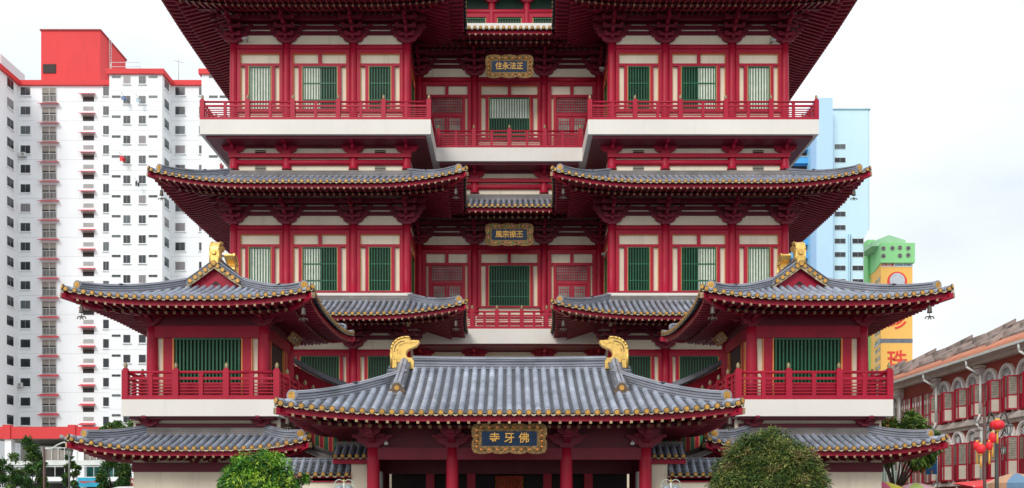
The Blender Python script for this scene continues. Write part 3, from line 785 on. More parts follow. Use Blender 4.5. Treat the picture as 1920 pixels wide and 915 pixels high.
def pavilion(s):
    side = 'left' if s < 0 else 'right'
    XP = XPS[s]; o = empty('pavilion', (s*XP, 44, 0), f'two storey red corner pavilion with balcony and gold finials, {side} of the gate', 'pavilion', 'corner pavilions')
    cx = s*XP
    def bx(name, m, *q):
        b = MB(); b.box(*q, m); return putw(name, b, o)
    zf = 6.18
    # upper storey
    bx('wall', M_cream, cx-HWP, cx+HWP, YF+.06, YB+.2, zf, 10.4)
    for x in (-HWP, HWP):
        for y in (YF, YB): put('column', column_mesh(9.55-zf, .25), o, Matrix.Translation((cx+x, y, zf)))
    bx('beam', M_red, cx-HWP-.1, cx+HWP+.1, YF-.16, YF+.06, 8.98, 9.5)
    bx('beam', M_dred, cx-HWP-.3, cx+HWP+.3, YF-.10, YF+.06, 9.503, 10.5)
    F = Fm(cx, YF+.06)
    fr = MB(); fr.M = F; Rr = M_red2
    for sg in (-1, 1):
        for a, c, m, y in ((1.47, 1.53, M_orange, -.14), (1.53, 1.92, Rr, -.12), (1.92, 1.95, M_orange, -.14)):
            q = sorted((sg*a, sg*c)); fr.box(q[0], q[1], y, -.002, zf, 8.975, m)
    fr.box(-1.47, 1.47, -.14, -.002, zf, 7.0, Rr); fr.box(-1.47, 1.47, -.15, -.003, 8.90, 8.976, M_green)
    wo = putw('window', fr, o)
    la = MB(); la.M = F; slats(la, -1.45, 1.45, 7.0, 8.9, .165, .07, -.11, -.06, M_green); putw('lattice', la, wo)
    pa = MB(); pa.M = F; pa.box(-1.46, 1.46, -.03, -.004, 7.0, 8.9, M_dgreen); putw('pane', pa, wo)
    # inner side wall: beam, dark doorway with orange edging
    xi = cx-s*HWP
    Fi = Fm(xi, (YF+YB)/2, 0, R(90) if s < 0 else R(-90))
    beam(o, Fi, -2.2, 2.2, -.13, .0, 8.98, 9.5, M_red); beam(o, Fi, -2.4, 2.4, -.08, .0, 9.503, 10.4, M_dred)
    d = MB(); d.M = Fi
    for a, c, m, y in ((-2.1, -1.55, M_red2, -.12), (-1.55, -1.5, M_orange, -.13), (-1.5, 1.0, M_dark, -.02), (1.0, 1.05, M_orange, -.13), (1.05, 1.5, M_red2, -.1), (1.5, 1.53, M_orange, -.12), (1.53, 1.9, M_cream, -.04), (1.9, 2.2, M_red2, -.1)):
        d.box(a, c, y, -.001, zf+.1, 8.975, m)
    putw('door', d, o)
    for x in (-HWP+.0, HWP):
        put('bracket_set', ME_BRS, o, Matrix.Translation((cx+x, YF-.1, 9.48)))
        for yy in (YF+.2, YB-.2):
            put('bracket_set', ME_BRS, o, Matrix.Translation((cx+x*1.03, yy, 9.48)) @ Matrix.Rotation(R(-90) if x < 0 else R(90), 4, 'Z'))
    # balcony
    ob = 1.0; hb = HWP+.93
    b = MB(); b.box(cx-hb, cx+hb, YF-1.05, YB+3.2, 5.47, zf, M_fascia); bal = putw('balcony', b, o)
    b = MB(); b.box(cx-hb+.25, cx+hb-.25, YF-.85, YB+3, 5.36, 5.467, M_dred); putw('soffit', b, bal)
    yr = YF-1.05+.14
    railing(bal, Fm(cx-hb+.12, yr), 2*hb-.24, 3, zf, 1.08)
    for q in (-1, 1): railing(bal, Fm(cx+q*(hb-.12), yr, 0, R(90)), 7.6, 4, zf, 1.08, ends=(0, 1))
    # roof
    e = 2.6; hw = HWP+e; ye0 = YF-e; Ls = (YB+e)-ye0; hip = 3.75
    rf = Roof(10.16, .225, .034, hip, .36, 4.6, .12, sp=.336, r=.10, rafD=2.6, slope2=.12); rf.kx = .2; rf.kt = hip
    Ff = Fm(cx-hw, ye0); L = 2*hw
    rf.strip(Ff, L, hip, 'x', 'x', hip)
    Fl = Fm(cx-hw, ye0+Ls, 0, R(-90)); Fr = Fm(cx+hw, ye0, 0, R(90)); Fk = Fm(cx+hw, ye0+Ls, 0, R(180))
    rf.lift = .32 if s < 0 else 0
    rf.strip(Fl, Ls, hw, 'x', 'x', hip); rf.lift = .32 if s > 0 else 0; rf.strip(Fr, Ls, hw, 'x', 'x', hip); rf.lift = 0
    rf.strip(Fk, L, hip, 'x', 'x', hip)
    hips = [(Ff, L, hip, 'x', 'x', k, .42, hip+.05, .32, .42, 1.7) for k in 'AB']+[(Fk, L, hip, 'x', 'x', k, .42, hip+.05, .32, .42, 1.7) for k in 'AB']
    ro = rf.finish(o, hips)
    yg, yk = ye0+hip, ye0+Ls-hip
    zz = lambda t: 10.16+.225*t+.034*t*t+.2*max(0, t-hip)
    zt = zz(hw)
    # ridge, gable boards, verge tiles
    b = MB(); prof = [(-.17, -.1), (-.17, .26), (-.24, .28), (-.24, .33), (-.13, .40), (.13, .40), (.24, .33), (.24, .28), (.17, .26), (.17, -.1)]
    b.sweep([Vector((cx, yg-.15, zt)), Vector((cx, yk+.15, zt))], prof, M_ridge, vlen=.11); putw('ridge', b, ro)
    for yq, dirn in ((yg, -1), (yk, 1)):
        b = MB(); n = 6; top = []; 
        for k in range(-n, n+1):
            t = hip+(hw-hip)*(1-abs(k)/n); top.append((cx+(hw-t)*(1 if k > 0 else -1), zz(t)-.02))
        poly = [(top[0][0], zz(hip)-.1)]+top+[(top[-1][0], zz(hip)-.1)]
        b.prism(poly, yq-.02, yq+.02, M_red)
        b.prism([(cx-.28, zz(hip)+.06), (cx, zz(hip)+.26), (cx+.28, zz(hip)+.06), (cx, zz(hip)+.10)], yq+dirn*.03-.005, yq+dirn*.03+.005, M_dark)
        putw('gable', b, ro)
        for sg in (-1, 1):
            g = MB(); tr = MB(); pts = []
            for k in range(9):
                t = hip+(hw-hip)*k/8; pts.append(Vector((cx+sg*(hw-t), yq+dirn*.02, zz(t)+.02)))
            w_ = .32
            pr = [(-.2, -.02), (-.2, .20), (-.24, .26), (-.12, .34), (.12, .34), (.24, .26), (.2, .20), (.2, -.02)]
            g.sweep(pts, pr, M_ridge, side=Vector((0, 1, 0)), vlen=.11); putw('verge_ridge', g, ro)
            # row of round tile ends along the verge, with a cream lip
            m_ = 5
            for k in range(m_):
                t = hip+.15+(hw-hip-.15)*(k+.3)/m_; c = Vector((cx+sg*(hw-t), yq+dirn*.32, zz(t)+.06))
                dd = Vector((0, dirn, 0))
                tr.cyl(c-dd*.25, c, .105, .105, 12, M_tile); tr.cyl(c, c+dd*.02, .115, .115, 12, M_discr); tr.cyl(c+dd*.02, c+dd*.03, .09, .085, 12, M_disc)
                t2 = t+(hw-hip-.15)/m_*.5
                c2 = Vector((cx+sg*(hw-t2), yq+dirn*.3, zz(t2)-.02)); dx = (Vector((cx+sg*(hw-t2-.1), 0, zz(t2+.1)))-Vector((cx+sg*(hw-t2+.1), 0, zz(t2-.1)))).normalized()
                tr.cyl(c2-dx*.12, c2+dx*.12, .03, .03, 6, M_drip)
            q0 = Vector((cx+sg*(hw-hip), yq+dirn*.26, zz(hip)-.08)); q1 = Vector((cx, yq+dirn*.26, zz(hw)-.10))
            tr.tube([q0, Vector((cx+sg*(hw-hip)*.5, yq+dirn*.26, zz((hip+hw)/2)-.10)), q1], .045, 6, M_drip)
            putw('verge_trim', tr, ro)
    c = Vector((cx, yg-.36, zt+.06))
    t_ = MB(); t_.cyl(c, c+Vector((0, .3, 0)), .13, .13, 14, M_tile); t_.cyl(c+Vector((0, -.02, 0)), c, .13, .13, 14, M_discr); t_.cyl(c+Vector((0, -.03, 0)), c+Vector((0, -.02, 0)), .1, .1, 14, M_disc); putw('ridge_end_tile', t_, ro)
    ornament(ro, Matrix.Translation((cx, yg-.28, zt+.05)) @ Matrix.Rotation(R(90), 4, 'Z'), .38, .90)
    ornament(ro, Matrix.Translation((cx, yk+.28, zt+.05)) @ Matrix.Rotation(R(-90), 4, 'Z'), .38, .90)
    # lower storey
    hl = HWP+.62; yl = 41.5
    bx('wall', M_cream, cx-hl, cx+hl, yl, YB+3, 0, 4.0)
    bx('wall', M_cream, cx-HWP-.75-.0, cx+HWP+.75, YF-.2, YF+.0, 4.7, 5.46)
    bx('beam', M_dred, cx-hl, cx+hl, YF-.28, YF-.2, 5.02, 5.22)
    for x in (-HWP, HWP): put('bracket_set', ME_BRS, o, Matrix.Translation((cx+x, YF-.26, 5.10)) @ Matrix.Diagonal((1, 1, .8, 1)))
    for q in (-1, 1): put('bracket_set', ME_BRS, o, Matrix.Translation((cx+q*(HWP+.3), YF+.3, 5.08)) @ Matrix.Rotation(R(90)*q, 4, 'Z'))
    bx('beam', M_dred, cx-hl-.04, cx+hl+.04, yl-.08, yl, 3.10, 3.5)
    for x in (-2.3, 0, 2.3):
        b = MB(); b.M = Matrix.Translation((cx+x, yl-.02, 3.52))
        if x: b.prism([(-.2, 0), (.2, 0), (.42, .2), (.55, .42), (-.55, .42), (-.42, .2)], -.12, 0, M_dred)
        else:
            for q in (-1, 1): b.tube([(0, -.05, .42), (q*.1, -.05, .2), (q*.28, -.05, .04), (q*.5, -.05, .0), (q*.6, -.05, .1)], .06, 6, M_dred)
        putw('bracket_set', b, o)
    e2 = 2.35; hx = HWP+e2; y0 = YF-e2
    r2 = Roof(3.98, .30, .024, e2, .42, 3.6, .22, sp=.336, r=.10, rafD=2.0, slope2=.10)
    F2 = Fm(cx-hx, y0); L2 = 2*hx
    r2.strip(F2, L2, e2, 'x', 'x')
    r2.strip(Fm(cx-hx, y0+8, 0, R(-90)), 8, e2, 's', 'x'); r2.strip(Fm(cx+hx, y0, 0, R(90)), 8, e2, 'x', 's')
    r_ = r2.finish(o, [(F2, L2, e2, 'x', 'x', k, .42, e2, .30, .44, None) for k in 'AB'])
    b = MB(); b.box(cx-HWP-.8, cx+HWP+.8, YF-.34, YF+.3, 4.60, 5.03, M_band, uvz=.09); putw('ridge_band', b, r_)
    return o
pl = pavilion(-1); pr_ = pavilion(1)
for s in (-1, 1):
    side = 'left' if s < 0 else 'right'
    plaque('name_board', f'small gilt name board tilted under the inner eave of the {side} pavilion', s*(XPS[s]-HWP-1.0), 43.6, 9.25, 1.7, .42, '鐘樓' if s > 0 else '鼓樓', rot=R(90) if s < 0 else R(-90), tilt=R(40))
    # covered link behind each pavilion: low roof falling towards the middle
    o = empty('link_roof', (s*10, 53, 0), f'low covered passage roof behind the {side} pavilion beside the green windows', 'roof', 'passage roofs')
    rf = Roof(7.75, .34, .05, 2.6, .0, 4, 0, sp=.34, rafD=2.4)
    if s < 0: rf.strip(Fm(-8.5, 49.6, 0, R(90)), 8.2, 2.6, 's', 's')
    else: rf.strip(Fm(8.5, 57.8, 0, R(-90)), 8.2, 2.6, 's', 's')
    ro = rf.finish(o)
    zz = lambda t: 7.75+.34*t+.05*t*t
    g = MB(); g.sweep([Vector((s*(8.4+t), 49.55, zz(t)+.02)) for t in (0, .6, 1.2, 1.8, 2.4, 2.9)], [(-.2, -.03), (-.2, .24), (.2, .24), (.2, -.03)], M_ridge, side=Vector((0, 1, 0)), vlen=.1)
    putw('verge_ridge', g, ro)
    g = MB(); P = [(s*(8.6+t), zz(t)-.02) for t in (0, .6, 1.2, 1.8, 2.4, 3.0)]
    P = P+[(s*11.6, zz(0)-1.2), (s*8.9, zz(0)-1.2), (s*8.6, zz(0)-.25)]
    g.prism(P, 49.7, 49.8, M_red); putw('gable', g, o)
    g = MB(); g.box(*sorted((s*9.0, s*11.5)), 49.82, 57.9, 0, 8.0, M_cream); putw('wall', g, o)

# ------------------------------------------------------------------ side gates and boundary walls between pavilion and gate
for s in (-1, 1):
    side = 'left' if s < 0 else 'right'
    o = empty('boundary_wall', (s*7.5, 38.2, 0), f'cream boundary wall capped with dark tiles, {side} of the entrance gate', 'wall', 'boundary walls')
    a, c = sorted((s*6.25, s*9.9))
    b = MB(); b.box(a, c, 38.0, 38.3, 0, 2.62, M_cream); b.box(a, c, 37.92, 38.38, 2.62, 2.72, M_fascia); b.box(a, c, 37.95, 38.35, 2.28, 2.36, M_fascia); putw('wall', b, o)
    rf = Roof(2.84, .85, .0, .7, 0, 3, 0, sp=.31, r=.09)
    rf.strip(Fm(a, 37.75), c-a, .75, 's', 's', rafters=False); ro = rf.finish(o)
    b = MB(); b.box(a, c, 38.42, 38.6, 3.3, 3.56, M_ridge, uvz=.09); putw('ridge', b, ro)
    a, c = sorted((s*5.62, s*6.24))
    p = empty('gate_pier', (s*5.93, 38, 0), f'square cream pier with tiled cap, {side} of the entrance gate', 'pillar', 'gate piers')
    b = MB(); b.box(a, c, 37.9, 38.5, 0, 3.28, M_cream); b.box(a-.05, c+.05, 37.85, 38.55, 3.28, 3.42, M_soff); putw('shaft', b, p)
    rf = Roof(3.55, .6, 0, .7, 0, 3, 0, sp=.3, r=.09); a, c = sorted((s*5.55, s*6.95))
    rf.strip(Fm(a, 37.6), c-a, .8, 's', 's', rafters=False); r_ = rf.finish(p)
    b = MB(); b.box(a, c, 38.35, 38.6, 3.9, 4.2, M_band, uvz=.09); putw('ridge', b, r_)
    # lean-to roof from the pavilion down to the wall, with the lacquered screen behind it
    o = empty('side_gate', (s*8, 43, 0), f'side gate with green and red lacquer leaves behind the {side} boundary wall', 'gate', 'side gates')
    g = MB(); g.sweep([Vector((s*x, 40.5, z)) for x, z in ((9.4, 4.35), (8.5, 4.02), (7.8, 3.72), (7.0, 3.5), (6.6, 3.42))], [(-.5, -.15), (-.5, .10), (.4, .30), (.4, -.15)], M_band, side=Vector((0, 1, 0)), vlen=.08)
    rr = putw('roof', g, o)
    g = MB()
    for k in range(7): g.box(*sorted((s*(6.7+k*.42), s*(6.7+k*.42+.2))), 44.5, 44.6, 2.2, 5.4, M_green)
    putw('green_leaf', g, o)
    g = MB()
    for k in range(7):
        g.box(*sorted((s*(6.9+k*.42), s*(7.12+k*.42))), 44.49, 44.6, 2.2, 5.4, M_red2)
        for q in (6.9, 7.1): g.box(*sorted((s*(q+k*.42), s*(q+.03+k*.42))), 44.47, 44.49, 2.2, 5.4, M_orange)
    putw('red_leaf', g, o)
    g = MB(); g.box(*sorted((s*5.6, s*6.65)), 44.6, 44.9, 0, 5.2, M_cream); g.box(*sorted((s*6.65, s*9.9)), 44.62, 44.9, 0, 6.0, M_dred); putw('wall', g, o)

# ------------------------------------------------------------------ entrance gate
G = empty('entrance_gate', (0, 39, 0), 'open red entrance gate with broad grey hipped roof and two gold hooked finials', 'gate')
GX = [-5.27, -2.21, 2.21, 5.27]; YG = 37.2; eG = 2.93; GR = 39.4
zG = 4.93; hipG = 3.85; Dg = GR-(YG-eG)
rf = Roof(zG, .345, .0225, hipG, .34, 5.5, .12, sp=.347, r=.110, rafD=2.8, slope2=.10)
xe = 5.27+eG
Fg = Fm(-xe, YG-eG); Lg = 2*xe
rf.strip(Fg, Lg, Dg, 'x', 'x', hipG)
Fb = Fm(xe, YG-eG+2*Dg, 0, R(180)); rf.strip(Fb, Lg, Dg, 'x', 'x', hipG)
rf.strip(Fm(-xe, YG-eG+2*Dg, 0, R(-90)), 2*Dg, hipG, 'x', 'x', hipG)
rf.strip(Fm(xe, YG-eG, 0, R(90)), 2*Dg, hipG, 'x', 'x', hipG)
hips = [(Fg, Lg, Dg, 'x', 'x', k, .45, hipG+.15, .34, .44, 2.4) for k in 'AB']+[(Fb, Lg, Dg, 'x', 'x', k, .45, hipG+.1, .34, .36, None) for k in 'AB']
ro = rf.finish(G, hips)
zz = lambda t: zG+.345*t+.0225*t*t
zr = zz(Dg)
b = MB(); prof = [(-.17, -.35), (-.17, .24), (-.22, .27), (-.22, .34), (-.12, .44), (.12, .44), (.22, .34), (.22, .27), (.17, .24), (.17, -.35)]
pts = [Vector((x, GR, zr+.0+.0025*x*x)) for x in [-3.95+7.9*k/12 for k in range(13)]]
b.sweep(pts, prof, M_ridge, vlen=.10); putw('ridge', b, ro)
for s in (-1, 1):
    Wm = Matrix.Translation((-s*-4.78 if False else s*4.84, GR, zr-.02)) @ (Matrix.Identity(4) if s < 0 else Matrix.Rotation(R(180), 4, 'Z'))
    ornament(ro, Wm, .40, 1.04)
    # steep ridge down the front of the gable and its end tile
    g = MB(); xg = s*4.30
    pts = [Vector((xg, YG-eG+t, zz(t)+.05)) for t in (2.5, 3.0, 3.5, 4.0, 4.5, Dg)]
    g.sweep(pts, [(-.23, -.05), (-.23, .20), (-.27, .22), (-.27, .27), (-.14, .29), (-.13, .40), (0, .46), (.13, .40), (.14, .29), (.27, .27), (.27, .22), (.23, .20), (.23, -.05)], M_ridge, vlen=.09)
    c = pts[0]+Vector((0, -.02, .16)); g.cyl(c, c+Vector((0, -.07, 0)), .20, .20, 16, M_discr); g.cyl(c+Vector((0, -.07, 0)), c+Vector((0, -.09, 0)), .10, .09, 14, M_disc)
    for q in (-1, 1): g.cyl(c+Vector((q*.22, .0, -.12)), c+Vector((q*.22, -.08, -.12)), .10, .10, 10, M_discr)
    g.box(c.x-.26, c.x+.26, c.y-.06, c.y+.1, c.z-.30, c.z-.18, M_ridge)
    putw('descending_ridge', g, ro)
    # side verge: tile ends sticking out past the gable
    g = MB()
    for k, t in enumerate((4.1, 4.45, 4.8, 5.1)):
        g.cyl((s*4.2, YG-eG+t, zz(t)+.05), (s*4.95, YG-eG+t, zz(t)+.0), .10, .10, 10, M_tile)
    g.box(*sorted((s*4.0, s*4.9)), YG-eG+hipG, GR, zz(hipG)-.1, zz(hipG)-.05, M_pan); putw('verge_tiles', g, ro)
    g = MB(); y0 = YG-eG+hipG; y1 = YG-eG+2*Dg-hipG
    i = [g.add((s*4.45, y0, zz(hipG)-.05)), g.add((s*4.45, y1, zz(hipG)-.05)), g.add((s*4.45, GR, zr))]; g.face(i, M_red); putw('gable', g, ro)
for x in GX: 
    put('column', column_mesh(3.95, .255), G, Matrix.Translation((x, YG, 0)))
    put('bracket_set', ME_BRS, G, Matrix.Translation((x, YG-.05, 3.9)) @ Matrix.Diagonal((1.5, 1.5, 1.2, 1)))
    put('bracket_set', ME_BRS, G, Matrix.Translation((x, YG-.9, 4.25)))
for x in (-3.8, 3.8, 0): pass
def gbox(name, m, *q):
    b = MB(); b.box(*q, m); return putw(name, b, G)
gbox('beam', M_raft, -5.3, 5.3, YG-.14, YG+.14, 3.42, 3.88)
gbox('beam', M_dred, -5.9, 5.9, YG-.10, YG+.1, 4.35, 4.75)
gbox('beam', M_dred, -6.6, 6.6, YG-1.5, YG-1.3, 4.55, 4.72)
gbox('beam', M_dred, -5.25, 5.25, YG-.03, YG+.03, 3.88, 4.35)
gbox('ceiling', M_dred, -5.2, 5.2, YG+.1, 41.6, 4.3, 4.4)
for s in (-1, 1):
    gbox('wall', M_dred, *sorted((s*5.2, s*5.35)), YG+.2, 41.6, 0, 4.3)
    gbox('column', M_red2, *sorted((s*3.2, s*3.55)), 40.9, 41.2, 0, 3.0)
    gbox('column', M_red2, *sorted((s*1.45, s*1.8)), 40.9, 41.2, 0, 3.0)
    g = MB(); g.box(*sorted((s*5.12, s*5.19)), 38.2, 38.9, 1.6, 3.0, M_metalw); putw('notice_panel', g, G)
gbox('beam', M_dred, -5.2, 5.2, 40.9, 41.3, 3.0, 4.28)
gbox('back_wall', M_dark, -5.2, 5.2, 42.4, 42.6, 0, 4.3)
g = MB(); g.box(-.62, .62, 42.0, 42.1, .5, 2.95, mat('embroidered_banner', (.45, .05, .02), rough=.7, var=.6, scale=7, fine=.5)); 
for k in range(9): g.cyl((-.6+k*.15, 42.0, 1.6), (-.6+k*.15, 41.96, 2.8), .02, .02, 5, M_gold)
bn = putw('hanging_banner', g); tag(bn, 'red and gold embroidered hanging in the dark middle of the entrance gate', 'banner')
plaque('name_board', 'large gilt scalloped name board with blue field over the entrance gate', 0, YG-2.35, EYE+(HY-822)*(YG-2.35)/F_PX, 2.6, .98, '寺牙佛', tilt=R(8), scal=4)
for s in (-1, 1):
    g = MB(); g.box(-.07, .07, -.05, .05, 0, .1, M_metalw); g.box(-.02, .02, -.02, .02, .1, .16, M_cam)
    q = put('flood_light', g, None, Matrix.Translation((s*4.73, YG-.3, 3.98))); tag(q, f'small white light on the gate beam at the {"left" if s < 0 else "right"} end', 'lamp', 'gate lights')

# ------------------------------------------------------------------ wind bells and cameras
def bell_mesh():
    b = MB(); b.cyl((0,0,0), (0,0,-.30), .012, .012, 6, M_brown)
    b.lathe([(.03, -.30), (.09, -.33), (.10, -.45), (.115, -.62), (.13, -.66)], 12, M_brown)
    b.cyl((0,0,-.66), (0,0,-.80), .012, .012, 6, M_brown)
    b.tube([(-.22, 0, -.95), (-.16, 0, -.84), (-.06, 0, -.86), (0, 0, -.80), (.06, 0, -.86), (.16, 0, -.84), (.22, 0, -.95)], .028, 6, M_brown)
    b.tube([(-.08, 0, -.98), (0, 0, -.86), (.08, 0, -.98)], .025, 6, M_brown)
    return b.mesh('wind_bell')
MBell = bell_mesh()
def bell(px, py, D, sc, label):
    p = W_(px, py, D); o = put('wind_bell', MBell, None, Matrix.Translation(p) @ Matrix.Diagonal((sc*.85, sc*.85, sc*.85, 1)))
    tag(o, label, 'bell', 'wind bells under the roof corners')
bell(153, 561, 39.6, 1.0, 'dark wind bell under the outer corner of the left pavilion roof')
bell(1743, 561, 39.6, 1.0, 'dark wind bell hanging against the sky at the far right pavilion corner')
bell(569, 565, 39.7, 1.0, 'wind bell under the inner corner of the left pavilion roof')
bell(1336, 563, 39.7, 1.0, 'wind bell under the inner corner of the right pavilion roof')
bell(1601, 347, 54.6, 1.05, 'dark wind bell under the right outer corner of the middle roof')
bell(303, 347, 54.6, 1.05, 'dark wind bell under the left outer corner of the middle roof')
bell(855, 345, 54.7, 1.05, 'wind bell under the middle roof just left of the recess')
bell(1056, 345, 54.7, 1.05, 'wind bell under the middle roof just right of the recess')
bell(855, 592, 54.7, 1.05, 'wind bell under the lower roof corner left of the small balcony')
bell(1056, 592, 54.7, 1.05, 'wind bell under the lower roof corner right of the small balcony')
bell(539, 772, 34.4, .8, 'wind bell under the left corner of the entrance gate roof')
bell(1368, 772, 34.4, .8, 'wind bell under the right corner of the entrance gate roof')
def camera_box(px, py, D, label, face=1):
    b = MB(); b.box(-.05, .05, -.05, .3, -.03, .03, M_cam); b.cyl((-.12*face, -.1, .05), (.22*face, -.1, -.02), .09, .09, 10, M_cam, capm=M_dark)
    b.cyl((.1*face, -.05, -.2), (.1*face, -.05, .0), .035, .035, 6, M_cam)
    o = put('security_camera', b, None, Matrix.Translation(W_(px, py, D))); tag(o, label, 'camera', 'security cameras')
camera_box(462, 74, 57.7, 'grey security camera at the left end of the top storey', -1)
camera_box(1447, 77, 57.7, 'grey security camera at the right end of the top storey')
camera_box(1127, 130, 61.5, 'grey security camera in the right side of the upper recess')
camera_box(1131, 478, 61.5, 'grey security camera in the right side of the middle recess')
# ------------------------------------------------------------------ surroundings: materials
M_glass = objrand('flat_window_glass', [(0, (.035, .042, .05)), (.34, (.07, .075, .085)), (.55, (.02, .024, .03)), (.8, (.22, .20, .21)), (.9, (.10, .12, .13))], rough=.2)
M_awn = mat('red_awning', (.60, .05, .07), rough=.6)
M_pinkw = mat('pinkish_render', (.72, .66, .68), rough=.85, var=.06, scale=.2)
M_lblue = mat('pale_blue_render', (.46, .66, .88), rough=.85, var=.04, scale=.08, streak=.06)
M_cyan = mat('pale_aqua_render', (.56, .76, .84), rough=.85, var=.04, scale=.08, streak=.06)
M_blue2 = mat('bright_blue_render', (.10, .42, .78), rough=.8, var=.08, scale=.2)
M_grn = mat('apple_green_render', (.27, .64, .27), rough=.8, var=.06, scale=.2, streak=.1)
M_grn2 = mat('grey_green_screen', (.36, .60, .38), rough=.8, var=.1, scale=.5)
M_yel = mat('yellow_render', (.90, .50, .13), rough=.85, var=.06, scale=.15, streak=.1)
M_rchar = mat('red_characters', (.75, .06, .04), rough=.7)
M_shopr = mat('shophouse_red', (.40, .09, .07), rough=.85, var=.15, scale=.7, streak=.2)
M_shopp = mat('shophouse_trim', (.76, .69, .65), rough=.85, var=.12, scale=1, streak=.2)
M_shut = uvlines('louvre_slats', (.34, .30, .25), freq=1.0, dark=.35, width=.6, rough=.6, var=.1)
M_shutp = mat('shutter_panel', (.60, .54, .45), rough=.7)
M_mint = mat('mint_shutter', (.42, .56, .50), rough=.7)
M_terra = uvlines('terracotta_tiles', (.50, .19, .11), freq=1.0, dark=.5, width=.4, rough=.8, var=.25, axis=0)
M_oldt = uvlines('weathered_grey_tiles', (.33, .26, .235), freq=1.0, dark=.45, width=.4, rough=.85, var=.35, axis=0)
M_bark = mat('bark', (.055, .040, .030), rough=.9, var=.3, scale=4)
M_pole = mat('brown_pole', (.11, .055, .045), rough=.5)
M_iron = mat('dark_iron', (.05, .05, .045), rough=.45)
M_lampg = mat('lamp_glass', (.45, .47, .45), rough=.2)
M_silk = mat('red_silk', (.72, .018, .03), rough=.45)
M_tas = mat('gold_tassel', (.75, .42, .06), rough=.6)
def leafm(name, c): 
    m = mat(name, c, rough=.5, var=.35, scale=2.2, spec=.3, fine=.25)
    m.node_tree.nodes['Principled BSDF'].inputs['Subsurface Weight'].default_value = 0
    return m
L1 = [leafm('fresh_leaf', (.24, .46, .045)), leafm('bright_leaf', (.14, .34, .03)), leafm('deep_leaf', (.045, .16, .035)), leafm('young_leaf', (.34, .50, .05))]
L2 = [leafm('olive_leaf', (.16, .18, .035)), leafm('dark_olive_leaf', (.05, .10, .028)), leafm('mid_olive_leaf', (.10, .16, .03)), leafm('tip_leaf', (.26, .27, .08)), leafm('bronze_leaf', (.24, .15, .075))]
L3 = [leafm('street_leaf', (.08, .19, .04)), leafm('street_dark_leaf', (.035, .10, .025)), leafm('street_light_leaf', (.13, .22, .05))]
L4 = [leafm('plaza_leaf', (.11, .24, .04)), leafm('plaza_dark_leaf', (.05, .12, .03)), leafm('plaza_light_leaf', (.22, .36, .07))]; L4 = L4+L4+[L4[0], leafm('orange_leaf', (.40, .13, .03))]

def win(parent, W, w, h, name='window', sill=True, m=None, bars=True):
    key = ('w', round(w, 2), round(h, 2), name, sill, bars, m.name if m else 0)
    if key not in _wc:
        b = MB(); b.box(-w/2-.06, w/2+.06, -.05, .0, -h/2-.06, h/2+.06, M_metalw); b.box(-w/2, w/2, -.06, -.045, -h/2, h/2, m or M_glass)
        if bars: b.box(-.025, .025, -.075, -.055, -h/2, h/2, M_greyroof)
        if sill: b.box(-w/2-.15, w/2+.15, -.22, .0, -h/2-.16, -h/2-.06, M_white)
        _wc[key] = b.mesh(name)
    return put(name, _wc[key], parent, W)
# ------------------------------------------------------------------ white apartment block
Dp, Dr = 135.0, 138.6
X = lambda px, D: (px-CX)*D/F_PX
fl = empty('apartment_block', (-60, 140, 0), 'tall white apartment block with red roof edge and red lift tower, left of temple', 'building')
def part(parent, name, m, *q):
    b = MB(); b.box(*q, m); return putw(name, b, parent)
zt = 62.7
x0, x1, x2, x3, x4 = X(35, Dr), X(205, Dp), X(304, Dp), X(378, Dp), X(378, Dp)+18
w = part(fl, 'wall', M_white, x0-14, x4, Dr, Dr+12, 0, zt)
part(fl, 'wall', M_white, x0-14, x0, Dr-12, Dr-.01, 0, zt); part(fl, 'wall', M_white, x1, x2, Dp, Dr-.01, 0, zt); part(fl, 'wall', M_white, x3, x4, Dp, Dr-.01, 0, zt)
b = MB()
b.box(x0-14.3, x0+.35, Dr-12.3, Dr-.4, zt-.35, zt+.35, M_brightred); b.box(x0-.0, x4, Dr-.4, Dr+.3, zt-.36, zt+.34, M_brightred)
b.box(x1-.35, x2+.35, Dp-.35, Dr-.41, zt-.35, zt+.36, M_brightred); b.box(x3-.35, x4, Dp-.35, Dr-.41, zt-.35, zt+.36, M_brightred); putw('roof_edge', b, fl)
tw = part(fl, 'lift_tower', M_brightred, X(77, 140), X(188, 140), 140, 149.4, zt-1, 71.0)
part(tw, 'coping', mat('dull_red', (.32, .05, .05)), X(77, 140)-.15, X(188, 140)+.15, 139.85, 149.5, 71.0, 71.2)
b = MB(); b.box(X(81, 140), X(105, 140), 139.9, 140.05, 64.8, 66.1, M_dark); putw('opening', b, tw)
b = MB()
for k in range(14):
    z = 65.2+k*.42; b.cyl((X(188, 140)+.25, 142.6, z), (X(188, 140)+.25, 143.3, z), .03, .03, 5, M_metalw)
for y in (142.6, 143.3): b.cyl((X(188, 140)+.25, y, 63), (X(188, 140)+.25, y, 71.5), .04, .04, 5, M_metalw)
putw('ladder', b, tw)
b = MB()
for xx in (x1+.1, x1+2.2, x1+4.2): b.cyl((xx, Dp+.3, zt+.3), (xx, Dp+.3, zt+1.5), .05, .05, 5, M_metalw)
for z in (zt+.9, zt+1.5): b.cyl((x1+.1, Dp+.3, z), (x1+4.2, Dp+.3, z), .04, .04, 5, M_metalw)
putw('roof_railing', b, fl)
b = MB(); xa = X(335, 140); b.cyl((xa, 140, zt), (xa, 140, zt+4.2), .05, .03, 5, M_greyroof); b.cyl((xa-.7, 140, zt+4.0), (xa+.7, 140, zt+3.6), .03, .03, 5, M_greyroof); putw('aerial', b, fl)
cnt = 0; rest = MB()
R0 = Matrix.Identity(4)
